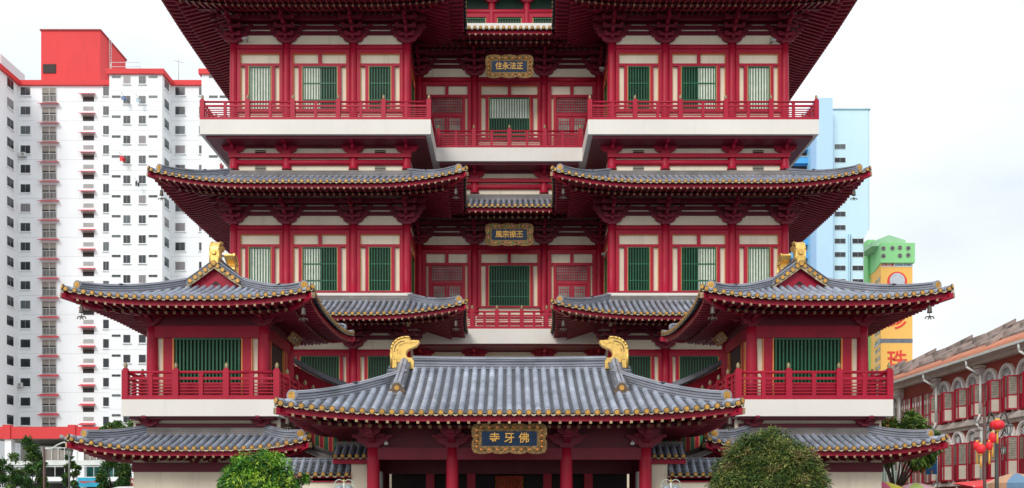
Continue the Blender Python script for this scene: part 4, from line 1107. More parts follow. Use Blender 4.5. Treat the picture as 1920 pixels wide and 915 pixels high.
def fw(px, D, z, w_, h_, **k):
    global cnt
    sill = k.get('sill', True)
    if cnt < 98 and not k.get('bulk'):
        cnt += 1; return win(fl, Fm(X(px, D), D, z, k.get('rot', 0)), w_, h_)
    rest.M = Fm(X(px, D), D, z, k.get('rot', 0))
    rest.box(-w_/2-.06, w_/2+.06, -.05, 0, -h_/2-.06, h_/2+.06, M_metalw); rest.box(-w_/2, w_/2, -.06, -.045, -h_/2, h_/2, M_glass); rest.box(-w_/2-.15, w_/2+.15, -.22, 0, -h_/2-.16, -h_/2-.06, M_white)
for k in range(22):
    z = 61.55-2.8*k
    y_ = 950-(z-1.6)*13
    if z < 11: continue
    fw(48, Dr, z, 1.35, 1.15)
    fw(238, Dp, z+.05, .95, 1.1, bulk=k > 16); fw(267, Dp, z+.05, .95, 1.1, bulk=k > 16)
    fw(199, Dr, z, .8, 1.25, bulk=k > 17)
    # windows on the faces that run away from the camera
    zc_ = z
    for xx, dd, lim in ((x0, 136.2, 18), (x2, 136.7, 14)):
        if k < lim:
            M = Fm(xx, dd, z, R(90))
            if cnt < 98: cnt += 1; win(fl, M, 1.7, 1.3)
            else: rest.M = M; rest.box(-.85, .85, -.06, 0, -.65, .65, M_glass)
    fw(338, Dr, z, 1.35, 1.15, bulk=k > 11); fw(380, Dr, z, 1.0, 1.15, bulk=k > 10)
    for px in (218, 287, 400, 420): 
        v = put('vent_window', _wc.setdefault('vw', (lambda q: (q.box(-.62, .62, -.05, 0, -.17, .17, M_greyroof), q.box(-.58, -.02, -.06, -.04, -.13, .13, M_glass), q.box(.02, .58, -.06, -.04, -.13, .13, M_glass), q.mesh('vent_window'))[-1])(MB())), fl, Fm(X(px, Dp), Dp, z+.5)) if (px < 300 or k < 10) else None
    # stair landing with railing and red canopy
    key = 'landing'
    if key not in _wc:
        b = MB(); b.box(-1.05, 1.05, -.04, 0, -1.05, 1.05, M_dark); b.box(-1.05, 1.05, -.06, -.041, .25, 1.05, M_soff)
        for q in range(11): xx = -1.0+q*.2; b.box(xx-.022, xx+.022, -.1, -.07, -1.0, -.02, M_metalw)
        for zz_ in (-1.0, -.02): b.box(-1.03, 1.03, -.12, -.06, zz_-.03, zz_+.03, M_metalw)
        b.box(-.03, .03, -.13, -.06, -1, 1.05, M_metalw); b.box(.95, 1.05, -.1, -.05, -1, 1.05, M_metalw)
        c = MB(); i = [c.add(p) for p in ((-1.35, 0, .18), (1.35, 0, .18), (1.5, -.75, -.12), (-1.5, -.75, -.12), (-1.35, 0, .08), (1.35, 0, .08), (1.5, -.75, -.18), (-1.5, -.75, -.18))]
        for q in ((0,1,2,3),(4,5,6,7),(0,3,7,4),(1,2,6,5),(3,2,6,7)): c.face([i[j] for j in q], M_awn)
        d = MB(); d.box(-.8, .8, -.03, 0, -.42, .42, M_dark); d.box(-.8, .8, -.05, -.028, .2, .42, M_soff)
        e = MB(); e.box(-.78, .78, -.05, 0, -.3, .3, M_metalw)
        for q in range(6): e.box(-.72, .72, -.065, -.05, -.27+q*.09, -.22+q*.09, M_greyroof)
        f_ = c
        _wc[key] = (b.mesh('landing'), c.mesh('awning'), d.mesh('opening'), e.mesh('louvre_window'))
    l, a, d, e = _wc[key]
    put('landing', l, fl, Fm(X(93, Dr), Dr, z-.55)); put('awning', a, fl, Fm(X(93, Dr), Dr, z-1.85))
    put('opening', d, fl, Fm(X(166, Dr), Dr, z-1.05)); put('awning', a, fl, Fm(X(165, Dr), Dr, z-.45) @ Matrix.Diagonal((.78, 1, 1, 1)))
    put('louvre_window', e, fl, Fm(X(166, Dr), Dr, z-2.45))
    # floor joint
    part(fl, 'joint', mat('joint_line', (.55, .57, .60)) if 'joint_line' not in MATS else MATS['joint_line'], x0, x4, Dr-.012, Dr-.003, z-1.47, z-1.43)
    part(fl, 'joint', MATS['joint_line'], x1, x2, Dp-.012, Dp-.003, z-1.47, z-1.43)
if rest.v: rest.M = Matrix(); q = putw('window', rest, fl); q['kind'] = 'stuff'
def laundry(px, py, D, c, w_, h_, label):
    b = MB(); r_ = random.Random(px)
    b.M = Fm(*W_(px, py, D)); b.cyl((0, 0, 0), (0, -2.0, .25), .03, .03, 5, M_greyroof)
    w_ *= .6; h_ *= .75; p = [(-w_/2, -.1), (-w_*.3, -h_), (w_*.1, -h_*.8), (w_*.45, -h_*1.05), (w_/2, .02)]
    b.prism(p, -1.3, -1.2, c); b.M = b.M @ Matrix.Translation((.15, .5, -.1)); b.prism([(x*.8, z*.8) for x, z in p], -1.4, -1.33, c)
    o = putw('laundry', b); tag(o, label, 'laundry', 'laundry poles outside the flats')
laundry(234, 298, Dp, M_silk, .8, 1.1, 'red cloth drying on a pole outside the white flats')
laundry(264, 190, Dp, mat('pale_cloth', (.5, .6, .65)), .7, .9, 'pale cloth drying at a window high on the white flats')
laundry(237, 187, Dp, mat('blue_cloth', (.15, .22, .4)), .8, .8, 'blue cloth drying at a window high on the white flats')
laundry(262, 345, Dp, mat('dark_cloth', (.05, .05, .07)), .5, 1.0, 'dark cloth drying halfway down the white flats')
laundry(419, 312, Dp, mat('maroon_cloth', (.3, .03, .05)), .5, 1.2, 'maroon garment hanging beside the left end of the hall')
for px, py, lb in ((44, 291, 'air conditioner box under a window high on the far left of the flats'), (38, 722, 'air conditioner fixed by a low window at the far left of the flats'), (14, 778, 'lowest air conditioner box by the left edge of the photo'), (23, 200, 'air conditioner on the side wall, second window row, far left of the flats'), (26, 354, 'air conditioner on the side wall at mid height, far left of the flats'), (315, 282, 'air conditioner on the side wall above the left end of the middle roof')):
    b = MB(); b.box(-.45, .45, -.45, -.05, -.3, .3, M_metalw); b.cyl((.1, -.46, 0), (.1, -.47, 0), .23, .23, 14, M_greyroof); b.box(-.5, .5, -.5, 0, -.36, -.31, M_greyroof)
    o = put('air_conditioner', b, None, Fm(*W_(px, py, Dr-.1))); tag(o, lb, 'air conditioner', 'air conditioners on the flats')
f2 = empty('apartment_block', (-90, 155, 0), 'pinkish white block just behind the left end of the tall white flats', 'building')
part(f2, 'wall', M_pinkw, -100, -79.5, 150, 157.5, 0, 72.4)
b = MB()
for k in range(5): b.box(-79.5, -79.45, 150.6+k*1.3, 151.3+k*1.3, 64.5, 66.3, M_glass); b.box(-79.5, -79.45, 150.6+k*1.3, 151.3+k*1.3, 67.3, 69.0, M_glass)
putw('window', b, f2)
# podium car park
pd = empty('podium_block', (-42, 112, 0), 'low podium with bright red parapet, white slabs and open decks under the flats', 'building')
Dq = 105.0; XX = lambda px: X(px, Dq)
part(pd, 'parapet', M_brightred, XX(-40), XX(262), Dq, Dq+.5, 9.05, 10.35)
for px in (14, 136): part(pd, 'pier', M_brightred, XX(px-8), XX(px+6), Dq-.15, Dq+.55, 9.0, 10.55)
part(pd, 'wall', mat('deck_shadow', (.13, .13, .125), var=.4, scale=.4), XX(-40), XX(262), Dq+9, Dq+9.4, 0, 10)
part(pd, 'deck_slab', M_metalw, XX(-40), XX(262), Dq, Dq+8.9, 6.15, 6.6); part(pd, 'deck_slab', M_white, XX(-40), XX(262), Dq-1.5, Dq+8.8, 4.35, 4.75); part(pd, 'roof_deck', M_soff, XX(-40), XX(262), Dq+.5, Dq+9, 9.1, 9.5)
for px in (14, 137, 150, 252): part(pd, 'pillar', M_white, XX(px-6), XX(px+6), Dq+.1, Dq+.9, 0, 9.0)
b = MB()
for z in (6.6, 8.0): b.box(XX(80), XX(255), Dq+.05, Dq+.1, z, z+.08, M_metalw)
for px in range(84, 256, 12): b.box(XX(px), XX(px)+.06, Dq+.04, Dq+.09, 6.6, 8.0, M_metalw)
b.box(XX(82), XX(255), Dq+.2, Dq+.25, 6.7, 7.8, M_soff)
for z in (4.75, 5.9): b.box(XX(-40), XX(255), Dq-1.4, Dq-1.35, z, z+.07, M_metalw)
for px in range(-30, 256, 18): b.box(XX(px), XX(px)+.05, Dq-1.42, Dq-1.37, 4.75, 5.9, M_metalw)
putw('railing', b, pd)
b = MB(); b.box(XX(145), XX(200), Dq+2, Dq+2.2, 4.8, 6.1, mat('teal_shopfront', (.05, .22, .20), rough=.3, var=.5)); putw('shop_front', b, pd); part(pd, 'partition', M_metalw, XX(20), XX(90), Dq+3, Dq+3.2, 6.7, 8.4)
def banner(name, label, px, py, D, w, h, m, txt, tm, size, poly=None, rot=0, cat='sign'):
    o = empty(name, W_(px, py, D), label, cat)
    M = Fm(*W_(px, py, D), 0) @ Matrix.Rotation(rot, 4, 'Z')
    b = MB(); b.prism(poly or [(-w/2, -h/2), (w/2, -h/2), (w/2, h/2), (-w/2, h/2)], 0, .08, m); put('panel', b, o, M)
    for t, dz, mm, sz, sx in txt:
        put('lettering', text_mesh(t, sz, .01, mm, sx), o, M @ Matrix.Translation((0, -.02, dz)))
    return o
Mbn = mat('turquoise_banner', (.02, .36, .55), rough=.5, var=.2, scale=1)
banner('banner', 'turquoise banner with red lettering on the podium front behind small trees', 171, 904, 100, 2.9, .95, Mbn, [('Singapore Heritage', .05, M_rchar, .34, .95)], None, 0, poly=[(-1.45, -.48), (1.1, -.48), (1.45, .35), (1.3, .48), (-1.45, .48)])
banner('banner', 'red sign with white letters beside the left white wall of the temple', 250, 906, 80, 1.0, .8, M_brightred, [('AS', .1, M_metalw, .5, 1), ('CAFE', -.26, M_metalw, .22, 1)], None, 0)

# ------------------------------------------------------------------ blue tower
bt = empty('apartment_tower', (52, 155, 0), 'pale blue residential tower with rounded corner, right behind the temple', 'building')
D1, D2 = 150.0, 153.0
zz_ = lambda py, D: EYE+(HY-py)*D/F_PX
part(bt, 'wall', M_lblue, X(1531, D1), X(1561.5, D1), D1, D1+8, 0, zz_(183, D1))
part(bt, 'wall', mat('mid_blue_render', (.33, .60, .80)), X(1521, D1+3), X(1531, D1)-.01, D1+3, D1+8, 0, zz_(250, D1+3))
part(bt, 'stair_core', M_blue2, X(1440, D1+5), X(1521, D1+3)-.01, D1+5, D1+8, 0, zz_(236, D1+5))
b = MB(); xa, xb = X(1561.5, D2), X(1632, D2); rr = .5
def slabp(xb, z0, z1):
    P = [(xa, D2)]+[(xb-rr+rr*math.sin(R(a)), D2+rr-rr*math.cos(R(a))) for a in (0, 20, 40, 60, 80, 90)]+[(xb, D2+9), (xa, D2+9)]
    A = [b.add((x, y, z0)) for x, y in P]; B = [b.add((x, y, z1)) for x, y in P]
    b.face(A[::-1], M_cyan); b.face(B, M_cyan)
    for k in range(len(P)): j = (k+1) % len(P); b.face((A[k], A[j], B[j], B[k]), M_cyan)
    return P
slabp(xb, zz_(428, D2), zz_(206, D2)); slabp(X(1621, D2), 0, zz_(446, D2)-.01)
P0 = [(xa, D2), (X(1621, D2), D2), (X(1621, D2), D2+9), (xa, D2+9)]; P1 = [(xa, D2), (xb-.2, D2), (xb-.2, D2+9), (xa, D2+9)]
A = [b.add((x, y, zz_(446, D2))) for x, y in P0]; B = [b.add((x, y, zz_(428, D2))) for x, y in P1]
for k in range(4): j = (k+1) % 4; b.face((A[k], A[j], B[j], B[k]), M_cyan)
putw('wall', b, bt)
b = MB(); b.box(xa-.1, xb, D2-.15, D2+9, zz_(206, D2), zz_(204, D2), mat('teal_coping', (.25, .45, .50))); putw('coping', b, bt)
b = MB()
for px in (1580, 1586, 1602): b.cyl((X(px, D2), D2+3, zz_(206, D2)), (X(px, D2), D2+3, zz_(188, D2)), .04, .03, 5, M_greyroof)
putw('aerial', b, bt)
for k in range(0, 18):
    py = 275+25.3*k
    if py > 800: break
    win(bt, Fm(X(1575, D2), D2, zz_(py, D2)), 1.7, .75, sill=False)
    if k >= 7: win(bt, Fm(X(1608.5, D2), D2, zz_(py, D2)), 1.75, .75, sill=False)
    if k >= 7:
        g = MB()
        for px in (1590, 1594): g.box(X(px, D2), X(px+1.2, D2), D2-.6, D2, zz_(py+12.6, D2), zz_(py-12.6, D2), M_cyan)
        putw('fin', g, bt)
    g = MB(); xx0, xx1 = X(1470, D1+5), X(1520, D1+3); g.box(xx0, xx1, D1+4.2, D1+5, zz_(py+9, D1+5), zz_(py-2, D1+5), M_blue2); g.box(xx0, xx1, D1+4.95, D1+4.99, zz_(py-2, D1+5), zz_(py-14, D1+5), M_dark); g.box(xx0, xx1, D1+4.3, D1+4.4, zz_(py-5, D1+5), zz_(py-4, D1+5), M_metalw)
    putw('balcony', g, bt)
# ------------------------------------------------------------------ green and yellow building
gb = empty('commercial_tower', (65, 175, 0), 'yellow tower with green top, round windows and large red Chinese characters', 'building')
D3 = 170.0; x_ = lambda px: X(px, D3); z_ = lambda py: zz_(py, D3)
def poly_tower(name, m, pts, z0, z1):
    b = MB(); A = [b.add((x, y, z0)) for x, y in pts]; B = [b.add((x, y, z1)) for x, y in pts]; b.face(A[::-1], m); b.face(B, m)
    for k in range(len(pts)): j = (k+1) % len(pts); b.face((A[k], A[j], B[j], B[k]), m)
    return putw(name, b, gb)
xl = x_(1652); Dl = D3+6.0; xfar = X(1640, Dl)
poly_tower('wall', M_yel, [(xl, D3), (x_(1711), D3), (x_(1711), D3+12), (xfar, D3+12), (xfar, Dl)], 0, z_(494))
poly_tower('wall', M_grn, [(xl-.3, D3-.6), (x_(1713), D3-.6), (x_(1713), D3+12.1), (X(1639, Dl), D3+12.1), (X(1639, Dl), Dl)], z_(494), z_(457))
poly_tower('wall', M_grn, [(X(1627, Dl+2), Dl+2), (X(1640.5, Dl+2), Dl+2), (X(1640.5, Dl+2), Dl+9), (X(1627, Dl+2), Dl+9)], 0, z_(447)+2)
b = MB(); b.M = Fm(0, D3+1.5); s_ = (D3+1.5)/D3
b.prism([(x_(1641), z_(457)), (x_(1705), z_(457)), (x_(1705), z_(446)), (x_(1673), z_(436)), (x_(1641), z_(449))], 0, 7, M_grn2); putw('roof_screen', b, gb)
for px, py in ((1653.5, 467.5), (1670.5, 467), (1684.5, 466), (1700, 467), (1653.5, 481.5), (1684.5, 481), (1700, 480)):
    b = MB(); c = Vector((x_(px), D3-.6, z_(py))); b.cyl(c, c+Vector((0, -.12, 0)), .40, .40, 16, M_greyroof, capm=M_soff); b.cyl(c+Vector((0, -.12, 0)), c+Vector((0, -.14, 0)), .28, .28, 16, M_glass); b.box(c.x-.29, c.x+.29, c.y-.16, c.y-.13, c.z-.03, c.z+.03, M_greyroof); putw('round_window', b, gb)
b = MB(); b.box(x_(1650), x_(1711.2), D3-.03, D3-.002, z_(643), z_(635), mat('grey_band', (.16, .17, .2), var=.3)); putw('grey_band', b, gb)
b = MB(); dv = Vector((xfar-xl, Dl-D3, 0)); L_ = dv.length; b.M = Matrix.Translation((xl, D3, 0)) @ Matrix.Rotation(math.atan2(dv.y, dv.x), 4, 'Z')
b.M = Matrix.Translation((xl, D3, 0)) @ Matrix.Rotation(math.atan2(dv.y, dv.x), 4, 'Z')
b.box(.02, L_-.02, .002, .04, z_(643), z_(635), M_greyroof)
for k in range(13):
    zc_ = z_(520+k*16.5); b.box(L_*.15, L_*.42, .002, .05, zc_-.35, zc_+.35, M_glass); b.box(L_*.55, L_*.85, .002, .05, zc_-.35, zc_+.35, M_glass); b.box(L_*.5, L_*.9, -.1, .05, zc_-.6, zc_-.4, M_fascia)
putw('side_windows', b, gb)
b = MB(); b.box(x_(1652)+.02, x_(1711), D3-.05, D3-.002, z_(500.5), z_(494)-.0, M_metalw); putw('sign_strip', b, gb)
put('lettering', text_mesh('珍珠大厦', .56, .01, M_rchar, 1), gb, Fm(x_(1664), D3-.08, z_(497.3)))
put('lettering', text_mesh('LIVING STARS', .50, .01, mat('blue_letters', (.05, .15, .4)), .95), gb, Fm(x_(1693), D3-.08, z_(497.3)))
put('character', text_mesh('珍', 3.7, .03, M_rchar, 1), gb, Fm(x_(1682), D3-.06, z_(604)+.2)); put('character', text_mesh('珠', 3.7, .03, M_rchar, 1), gb, Fm(x_(1682), D3-.06, z_(680)+.2))
b = MB(); c = Vector((x_(1682), D3-.02, z_(528))); b.cyl(c, c+Vector((0, -.05, 0)), 1.75, 1.75, 28, M_rchar); b.cyl(c+Vector((0, -.05, .15)), c+Vector((0, -.09, .15)), 1.35, 1.35, 28, mat('grey_disc', (.50, .53, .58))); putw('roundel', b, gb)

# ------------------------------------------------------------------ shophouses down the side street
XS = 25.2; UW = 5.25
def arch_ring(b, cx, z0, r0, r1, y0, y1, m, n=10):
    for k in range(n):
        a0, a1 = math.pi*k/n, math.pi*(k+1)/n
        q = [(cx+r0*math.cos(a0), z0+r0*math.sin(a0)), (cx+r1*math.cos(a0), z0+r1*math.sin(a0)), (cx+r1*math.cos(a1), z0+r1*math.sin(a1)), (cx+r0*math.cos(a1), z0+r0*math.sin(a1))]
        b.prism(q, y0, y1, m)
_sl = {}
def leaf_mesh(w, h, mf, mp, half=True):
    k = (w, h, mf.name, mp.name)
    if k not in _sl:
        b = MB(); t = .07
        b.box(0, w, -.03, .03, 0, t, mf); b.box(0, w, -.03, .03, h-t, h, mf); b.box(0, t, -.03, .03, t, h-t, mf); b.box(w-t, w, -.03, .03, t, h-t, mf); b.box(t, w-t, -.028, .028, h*.40, h*.40+t, mf)
        b.box(t, w-t, -.02, .02, h*.40+t, h-t, M_shut, uvz=.085); b.box(t, w-t, -.022, .022, t, h*.40, mp)
        _sl[k] = b.mesh('shutter')
    return _sl[k]
def shophouse(i, y_far, style):
    walls = {'arch': M_shopr, 'rect': M_shopr, 'mint': M_shopp}[style]
    lab = {0: 'red and white shophouse with three arched shuttered windows per floor behind the lanterns',
           1: 'arched red shuttered shophouse nearest the right edge of the photo',
           2: 'shophouse off to the right, its roof just entering the frame',
           -1: 'shophouse with rectangular dark red casements and a blue banner',
           -2: 'pale shophouse with mint green arched doors behind the plaza tree',
           -3: 'farthest shophouse, partly hidden by the right pavilion', -4: 'shophouse beyond the farthest, hidden behind the pavilion'}[i]
    o = empty('shophouse', (XS+3, y_far-UW/2, 0), lab, 'building', 'shophouses along the side street')
    F = Fm(XS, y_far, 0, R(-90))
    def bb(name, m, *q):
        b = MB(); b.M = F; b.box(*q, m); return putw(name, b, o)
    bb('wall', walls, 0, UW, 0, 8, 0, 9.55)
    b = MB(); b.M = F
    for z, d, h in ((2.75, .22, .16), (6.0, .30, .20), (6.203, .2, .1), (9.15, .35, .2)): bb('cornice', M_shopp, -.003, UW+.003, -d, -.001, z, z+h)
    bb('fascia', M_shopp, 0, UW, -.12, -.002, 5.80, 5.998); bb('eave_board', M_shopp, 0, UW, -.9, -.36, 9.35, 9.5)
    b = MB(); b.M = F
    for z0, z1 in ((0, 5.8), (6.3, 9.1)):
        b.box(-.22, .22, -.24, -.002, z0, z1, M_shopp)
        b.box(-.30, .30, -.32, -.002, z1-.5, z1-.38, M_shopp); b.box(-.34, .34, -.36, -.002, z1-.15, z1, M_shopp); b.box(-.29, .29, -.31, -.002, z1-.36, z1-.18, M_shopp); b.box(-.3, .3, -.32, -.002, z0, z0+.3, M_shopp)
    putw('pilaster', b, o)
    mf = M_red2
    for fz, (zb, zt_) in enumerate(((3.05, 5.1), (6.4, 8.1))):
        for k in range(3):
            u = .9+k*1.72+.0; hw_ = .52
            if style == 'rect': u = .95+k*1.68
            b = MB(); b.M = F
            if style != 'rect':
                arch_ring(b, u, zt_, hw_+.02, hw_+.24, -.14, -.002, M_shopp); arch_ring(b, u, zt_, hw_+.10, hw_+.17, -.18, -.141, M_white)
                b.box(u-hw_-.2, u-hw_, -.12, -.002, zb-.2, zt_, M_shopp); b.box(u+hw_, u+hw_+.2, -.12, -.002, zb-.2, zt_, M_shopp)
            else:
                b.box(u-.75, u+.75, -.1, -.002, zb-.1, zt_+.35, M_red2)
            wo = putw('window', b, o)
            g = MB(); g.M = F
            mg = M_dark if style != 'mint' else M_mint
            if style != 'rect':
                A = [(u+hw_*math.cos(math.pi*q/12), zt_+hw_*math.sin(math.pi*q/12)) for q in range(13)]; g.prism(A, -.04, -.01, M_greyroof)
                for q in range(1, 8):
                    a = math.pi*q/8; g.cyl((u, -.06, zt_), (u+hw_*math.cos(a), -.06, zt_+hw_*math.sin(a)), .018, .018, 4, M_white)
                g.cyl((u, -.05, zt_), (u, -.08, zt_), .1, .1, 8, M_white); g.box(u-hw_, u+hw_, -.09, -.02, zt_-.07, zt_+.02, mf if style != 'mint' else M_white)
            g.box(u-hw_, u+hw_, -.05, -.01, zb, zt_-.07, mg); putw('pane', g, wo)
            h_ = zt_-zb
            if style == 'arch':
                lm = leaf_mesh(.50, h_, mf, M_shutp); l2 = leaf_mesh(.50, h_, mf, M_red)
                put('shutter', lm, wo, F @ Fm(u-hw_, -.13, zb, R(-118+rnd.uniform(-14, 10)))); put('shutter', l2, wo, F @ Fm(u-hw_+.02, -.09, zb, 0))
                put('shutter', lm, wo, F @ Fm(u+hw_-.02, -.12, zb, R(-62+rnd.uniform(-10, 14)))); put('shutter', l2, wo, F @ Fm(u+.0, -.085, zb, 0)) if k != 1 else None
            elif style == 'rect':
                g = MB(); g.M = F
                for q in range(4): 
                    a = u-.70+q*.36; g.box(a, a+.32, -.16, -.1, zb, zt_+.25, M_shutp if q % 2 else M_shut, uvz=.08); 
                    g.box(a+.30, a+.36, -.18, -.1, zb-.05, zt_+.3, mf)
                    g.box(a+.08, a+.24, -.17, -.16, zt_-.35, zt_-.1, M_white); g.box(a, a+.32, -.175, -.16, zb+.65, zb+.75, mf)
                putw('shutter', g, wo)
            else:
                lm = leaf_mesh(.50, h_, M_white, M_mint)
                put('shutter', lm, wo, F @ Fm(u-hw_, -.1, zb, R(-30))); put('shutter', lm, wo, F @ Fm(u, -.1, zb, 0))
    # roof
    b = MB(); b.M = F
    pts = [(-.95, 9.5), (1.4, 10.62), (4.2, 12.0)]
    def sheet(y0, z0, y1, z1, m, u0=0, u1=UW, th=.12):
        i = [b.add(p) for p in ((u0, y0, z0), (u1, y0, z0), (u1, y1, z1), (u0, y1, z1), (u0, y0, z0-th), (u1, y0, z0-th), (u1, y1, z1-th), (u0, y1, z1-th))]
        b.face((i[0], i[1], i[2], i[3]), m, [(u0/.22, 0), (u1/.22, 0), (u1/.22, 5), (u0/.22, 5)]); b.face((i[4], i[5], i[1], i[0]), m, [(u0/.22, 0), (u1/.22, 0), (u1/.22, .1), (u0/.22, .1)])
        b.face((i[7], i[6], i[5], i[4]), M_shopp); b.face((i[0], i[3], i[7], i[4]), m, [(0, 0)]*4); b.face((i[1], i[5], i[6], i[2]), m, [(0, 0)]*4)
    sheet(-.95, 9.52, 1.0, 10.45, M_terra); sheet(.98, 10.62, 4.4, 12.2, M_oldt)
    for k in range(24): b.cyl((.11+k*.22, -.97, 9.52), (.11+k*.22, 1.0, 10.46), .06, .06, 6, M_terra)
    rf_ = putw('roof', b, o)
    b = MB(); b.M = F
    b.sweep([Vector((-.0, y, z)) for y, z in ((.2, 10.2), (1.4, 10.95), (4.5, 12.5))], [(-.1, -.1), (-.1, .14), (.1, .14), (.1, -.1)], M_oldt, side=Vector((1, 0, 0)))
    b.sweep([Vector((UW*.5, y, z)) for y, z in ((.9, 10.6), (4.5, 12.25))], [(-.08, -.1), (-.08, .12), (.08, .12), (.08, -.1)], M_oldt, side=Vector((1, 0, 0)))
    b.box(0, UW, 4.3, 4.6, 12.1, 12.35, M_oldt); putw('parapet', b, rf_)
    b = MB(); b.M = F; b.box(0, UW, -1.08, -.96, 9.36, 9.5, M_metalw); putw('gutter', b, rf_)
    b = MB(); b.M = F; u = .45
    b.tube([(u-.2, -1.0, 9.38), (u-.2, -1.0, 9.0), (u, -.35, 8.55), (u, -.35, 6.5), (u-.15, -.5, 6.0), (u, -.3, 5.6), (u, -.3, 2.9), (u-.3, -.5, 2.5), (u-.3, -.5, 0)], .065, 8, M_metalw); putw('downpipe', b, o)
    return o
for i, st in ((2, 'arch'), (1, 'arch'), (0, 'arch'), (-1, 'rect'), (-2, 'mint'), (-3, 'arch'), (-4, 'arch')):
    shophouse(i, 56.35-i*UW if i <= 0 else 56.35-i*UW, st)
bn = banner('banner', 'blue vertical banner with red and yellow foot on the second shophouse', 1747, 871, 51.5, .58, 1.05, mat('banner_blue', (.02, .16, .42), rough=.5), [('8', -.42, M_tas, .22, 1), ('— —', -.30, M_rchar, .14, 1)], None, 0)

# ------------------------------------------------------------------ street furniture
def lamp_head(b, x, z, s=1.0, y=0):
    b.lathe([(.03*s, .0), (.17*s, -.06*s), (.19*s, -.10*s)], 8, M_iron, (x, y, z), smooth=False)
    b.lathe([(.15*s, -.10*s), (.10*s, -.38*s), (.05*s, -.42*s)], 8, M_lampg, (x, y, z), smooth=False)
    for k in range(8):
        a = 2*math.pi*k/8; b.cyl((x+.155*s*math.cos(a), y+.155*s*math.sin(a), z-.10*s), (x+.10*s*math.cos(a), y+.10*s*math.sin(a), z-.39*s), .012, .012, 4, M_iron)
Dn = 30.0; kx = Dn/F_PX
o = empty('street_lamp', (X(1869, Dn), Dn, 0), 'ornate dark street lamp with scrolled arms and glass lanterns, amid red paper lanterns', 'street lamp')
b = MB(); x = X(1869, Dn); ztp = zz_(790, Dn)
b.cyl((x, Dn, 0), (x, Dn, ztp), .075, .05, 10, M_iron); b.lathe([(.16, 0), (.14, .5), (.08, .7)], 12, M_iron, (x, Dn, 0)); putw('post', b, o)
for sg, hx in ((-1, 1852), (1, 1891)):
    b = MB(); hxx = X(hx, Dn); pts = []
    for k in range(11):
        t = k/10; pts.append((x+(hxx-x)*t, Dn, ztp+.22*math.sin(math.pi*t*1.1)*1.1-.12*math.sin(math.pi*2*t)))
    b.tube(pts, .026, 6, M_iron); b.tube([(x, Dn, ztp-.6), (x+(hxx-x)*.4, Dn, ztp-.45), (x+(hxx-x)*.8, Dn, ztp-.1)], .018, 5, M_iron); putw('arm', b, o)
    b = MB(); lamp_head(b, hxx, pts[-1][2], .8 if sg > 0 else .6, Dn); putw('lantern', b, o)
b = MB(); lamp_head(b, X(1878, Dn), zz_(838, Dn), .55, Dn-.1); b.cyl((x, Dn, zz_(835, Dn)), (X(1878, Dn), Dn-.1, zz_(836, Dn)), .02, .02, 5, M_iron); putw('lantern', b, o)
b = MB(); x = X(1846, 29.6); b.cyl((x, 29.6, 0), (x, 29.6, zz_(763, 29.6)), .05, .04, 10, M_pole); b.cyl((x, 29.6, zz_(763, 29.6)), (x, 29.6, zz_(752, 29.6)), .03, .02, 8, M_pole); b.box(x-.25, x, 29.58, 29.62, zz_(800, 29.6), zz_(800, 29.6)+.03, M_pole)
po = putw('pole', b); tag(po, 'thin plain brown pole standing left of the ornate street lamp', 'pole')
def lantern(px, py, w, h, label, D=29.3):
    c = W_(px, py, D); o = empty('paper_lantern', c, label, 'lantern', 'red paper lanterns on the lamp post')
    b = MB(); pr = []
    for k in range(11):
        a = math.pi*(k/10); pr.append((max(.03, w*math.sin(a)**.7), -h*math.cos(a)))
    n = 20; rings = []
    for r, z in pr: rings.append([b.add((c.x+r*(1 if q % 2 else .93)*math.cos(2*math.pi*q/n), c.y+r*(1 if q % 2 else .93)*math.sin(2*math.pi*q/n), c.z+z)) for q in range(n)])
    for A_, B_ in zip(rings, rings[1:]):
        for q in range(n): b.face((A_[q], A_[(q+1) % n], B_[(q+1) % n], B_[q]), M_silk)
    putw('shade', b, o)
    b = MB(); b.cyl((c.x, c.y, c.z-h-.04), (c.x, c.y, c.z-h+.03), w*.35, w*.35, 12, M_tas); b.cyl((c.x, c.y, c.z+h-.03), (c.x, c.y, c.z+h+.04), w*.35, w*.35, 12, M_tas); b.cyl((c.x, c.y, c.z-h-.42), (c.x, c.y, c.z-h-.04), .035, .018, 8, M_tas); b.cyl((c.x, c.y, c.z+h), (c.x, c.y, c.z+h+.2), .008, .008, 4, M_iron)
    putw('tassel', b, o)
lantern(1870, 797, .215, .155, 'largest red paper lantern, topmost of the cluster', 29.7)
lantern(1861, 821, .115, .165, 'red paper lantern just below the topmost one')
lantern(1855, 836, .10, .14, 'small red paper lantern right behind the thin brown pole')
lantern(1839, 842, .135, .15, 'lowest red paper lantern left of the thin brown pole', 29.2)
lantern(1832, 836, .11, .13, 'leftmost red paper lantern of the cluster', 29.5)
b = MB(); x = X(83, 46); b.cyl((x, 46, 0), (x, 46, zz_(838, 46)), .07, .055, 8, M_pole)
o = empty('street_lamp', (x, 46, 0), 'brown street lamp with a pale curved arm and glass lantern, far left', 'street lamp'); putw('post', b, o)
b = MB(); b.tube([W_(83, 840, 46), W_(95, 843, 46), W_(108, 834, 46), W_(120, 829, 46), W_(130, 833, 46), W_(131, 841, 46)], .035, 6, M_metalw); putw('arm', b, o)
b = MB(); c = W_(131, 841, 46); lamp_head(b, c.x, c.z, .95, 46); putw('lantern', b, o)
b = MB(); b.cyl(W_(130, 915, 60), W_(130, 822, 60), .06, .05, 8, M_greyroof); b.cyl((X(130, 60), 60, 0), W_(130, 915, 60), .06, .06, 8, M_greyroof); b.tube([W_(130, 824, 60), W_(122, 822, 60), W_(113, 818, 60)], .12, 8, M_greyroof)
q = putw('street_lamp', b); tag(q, 'grey road lamp with a drooping head just left of the lower pavilion roof', 'street lamp')
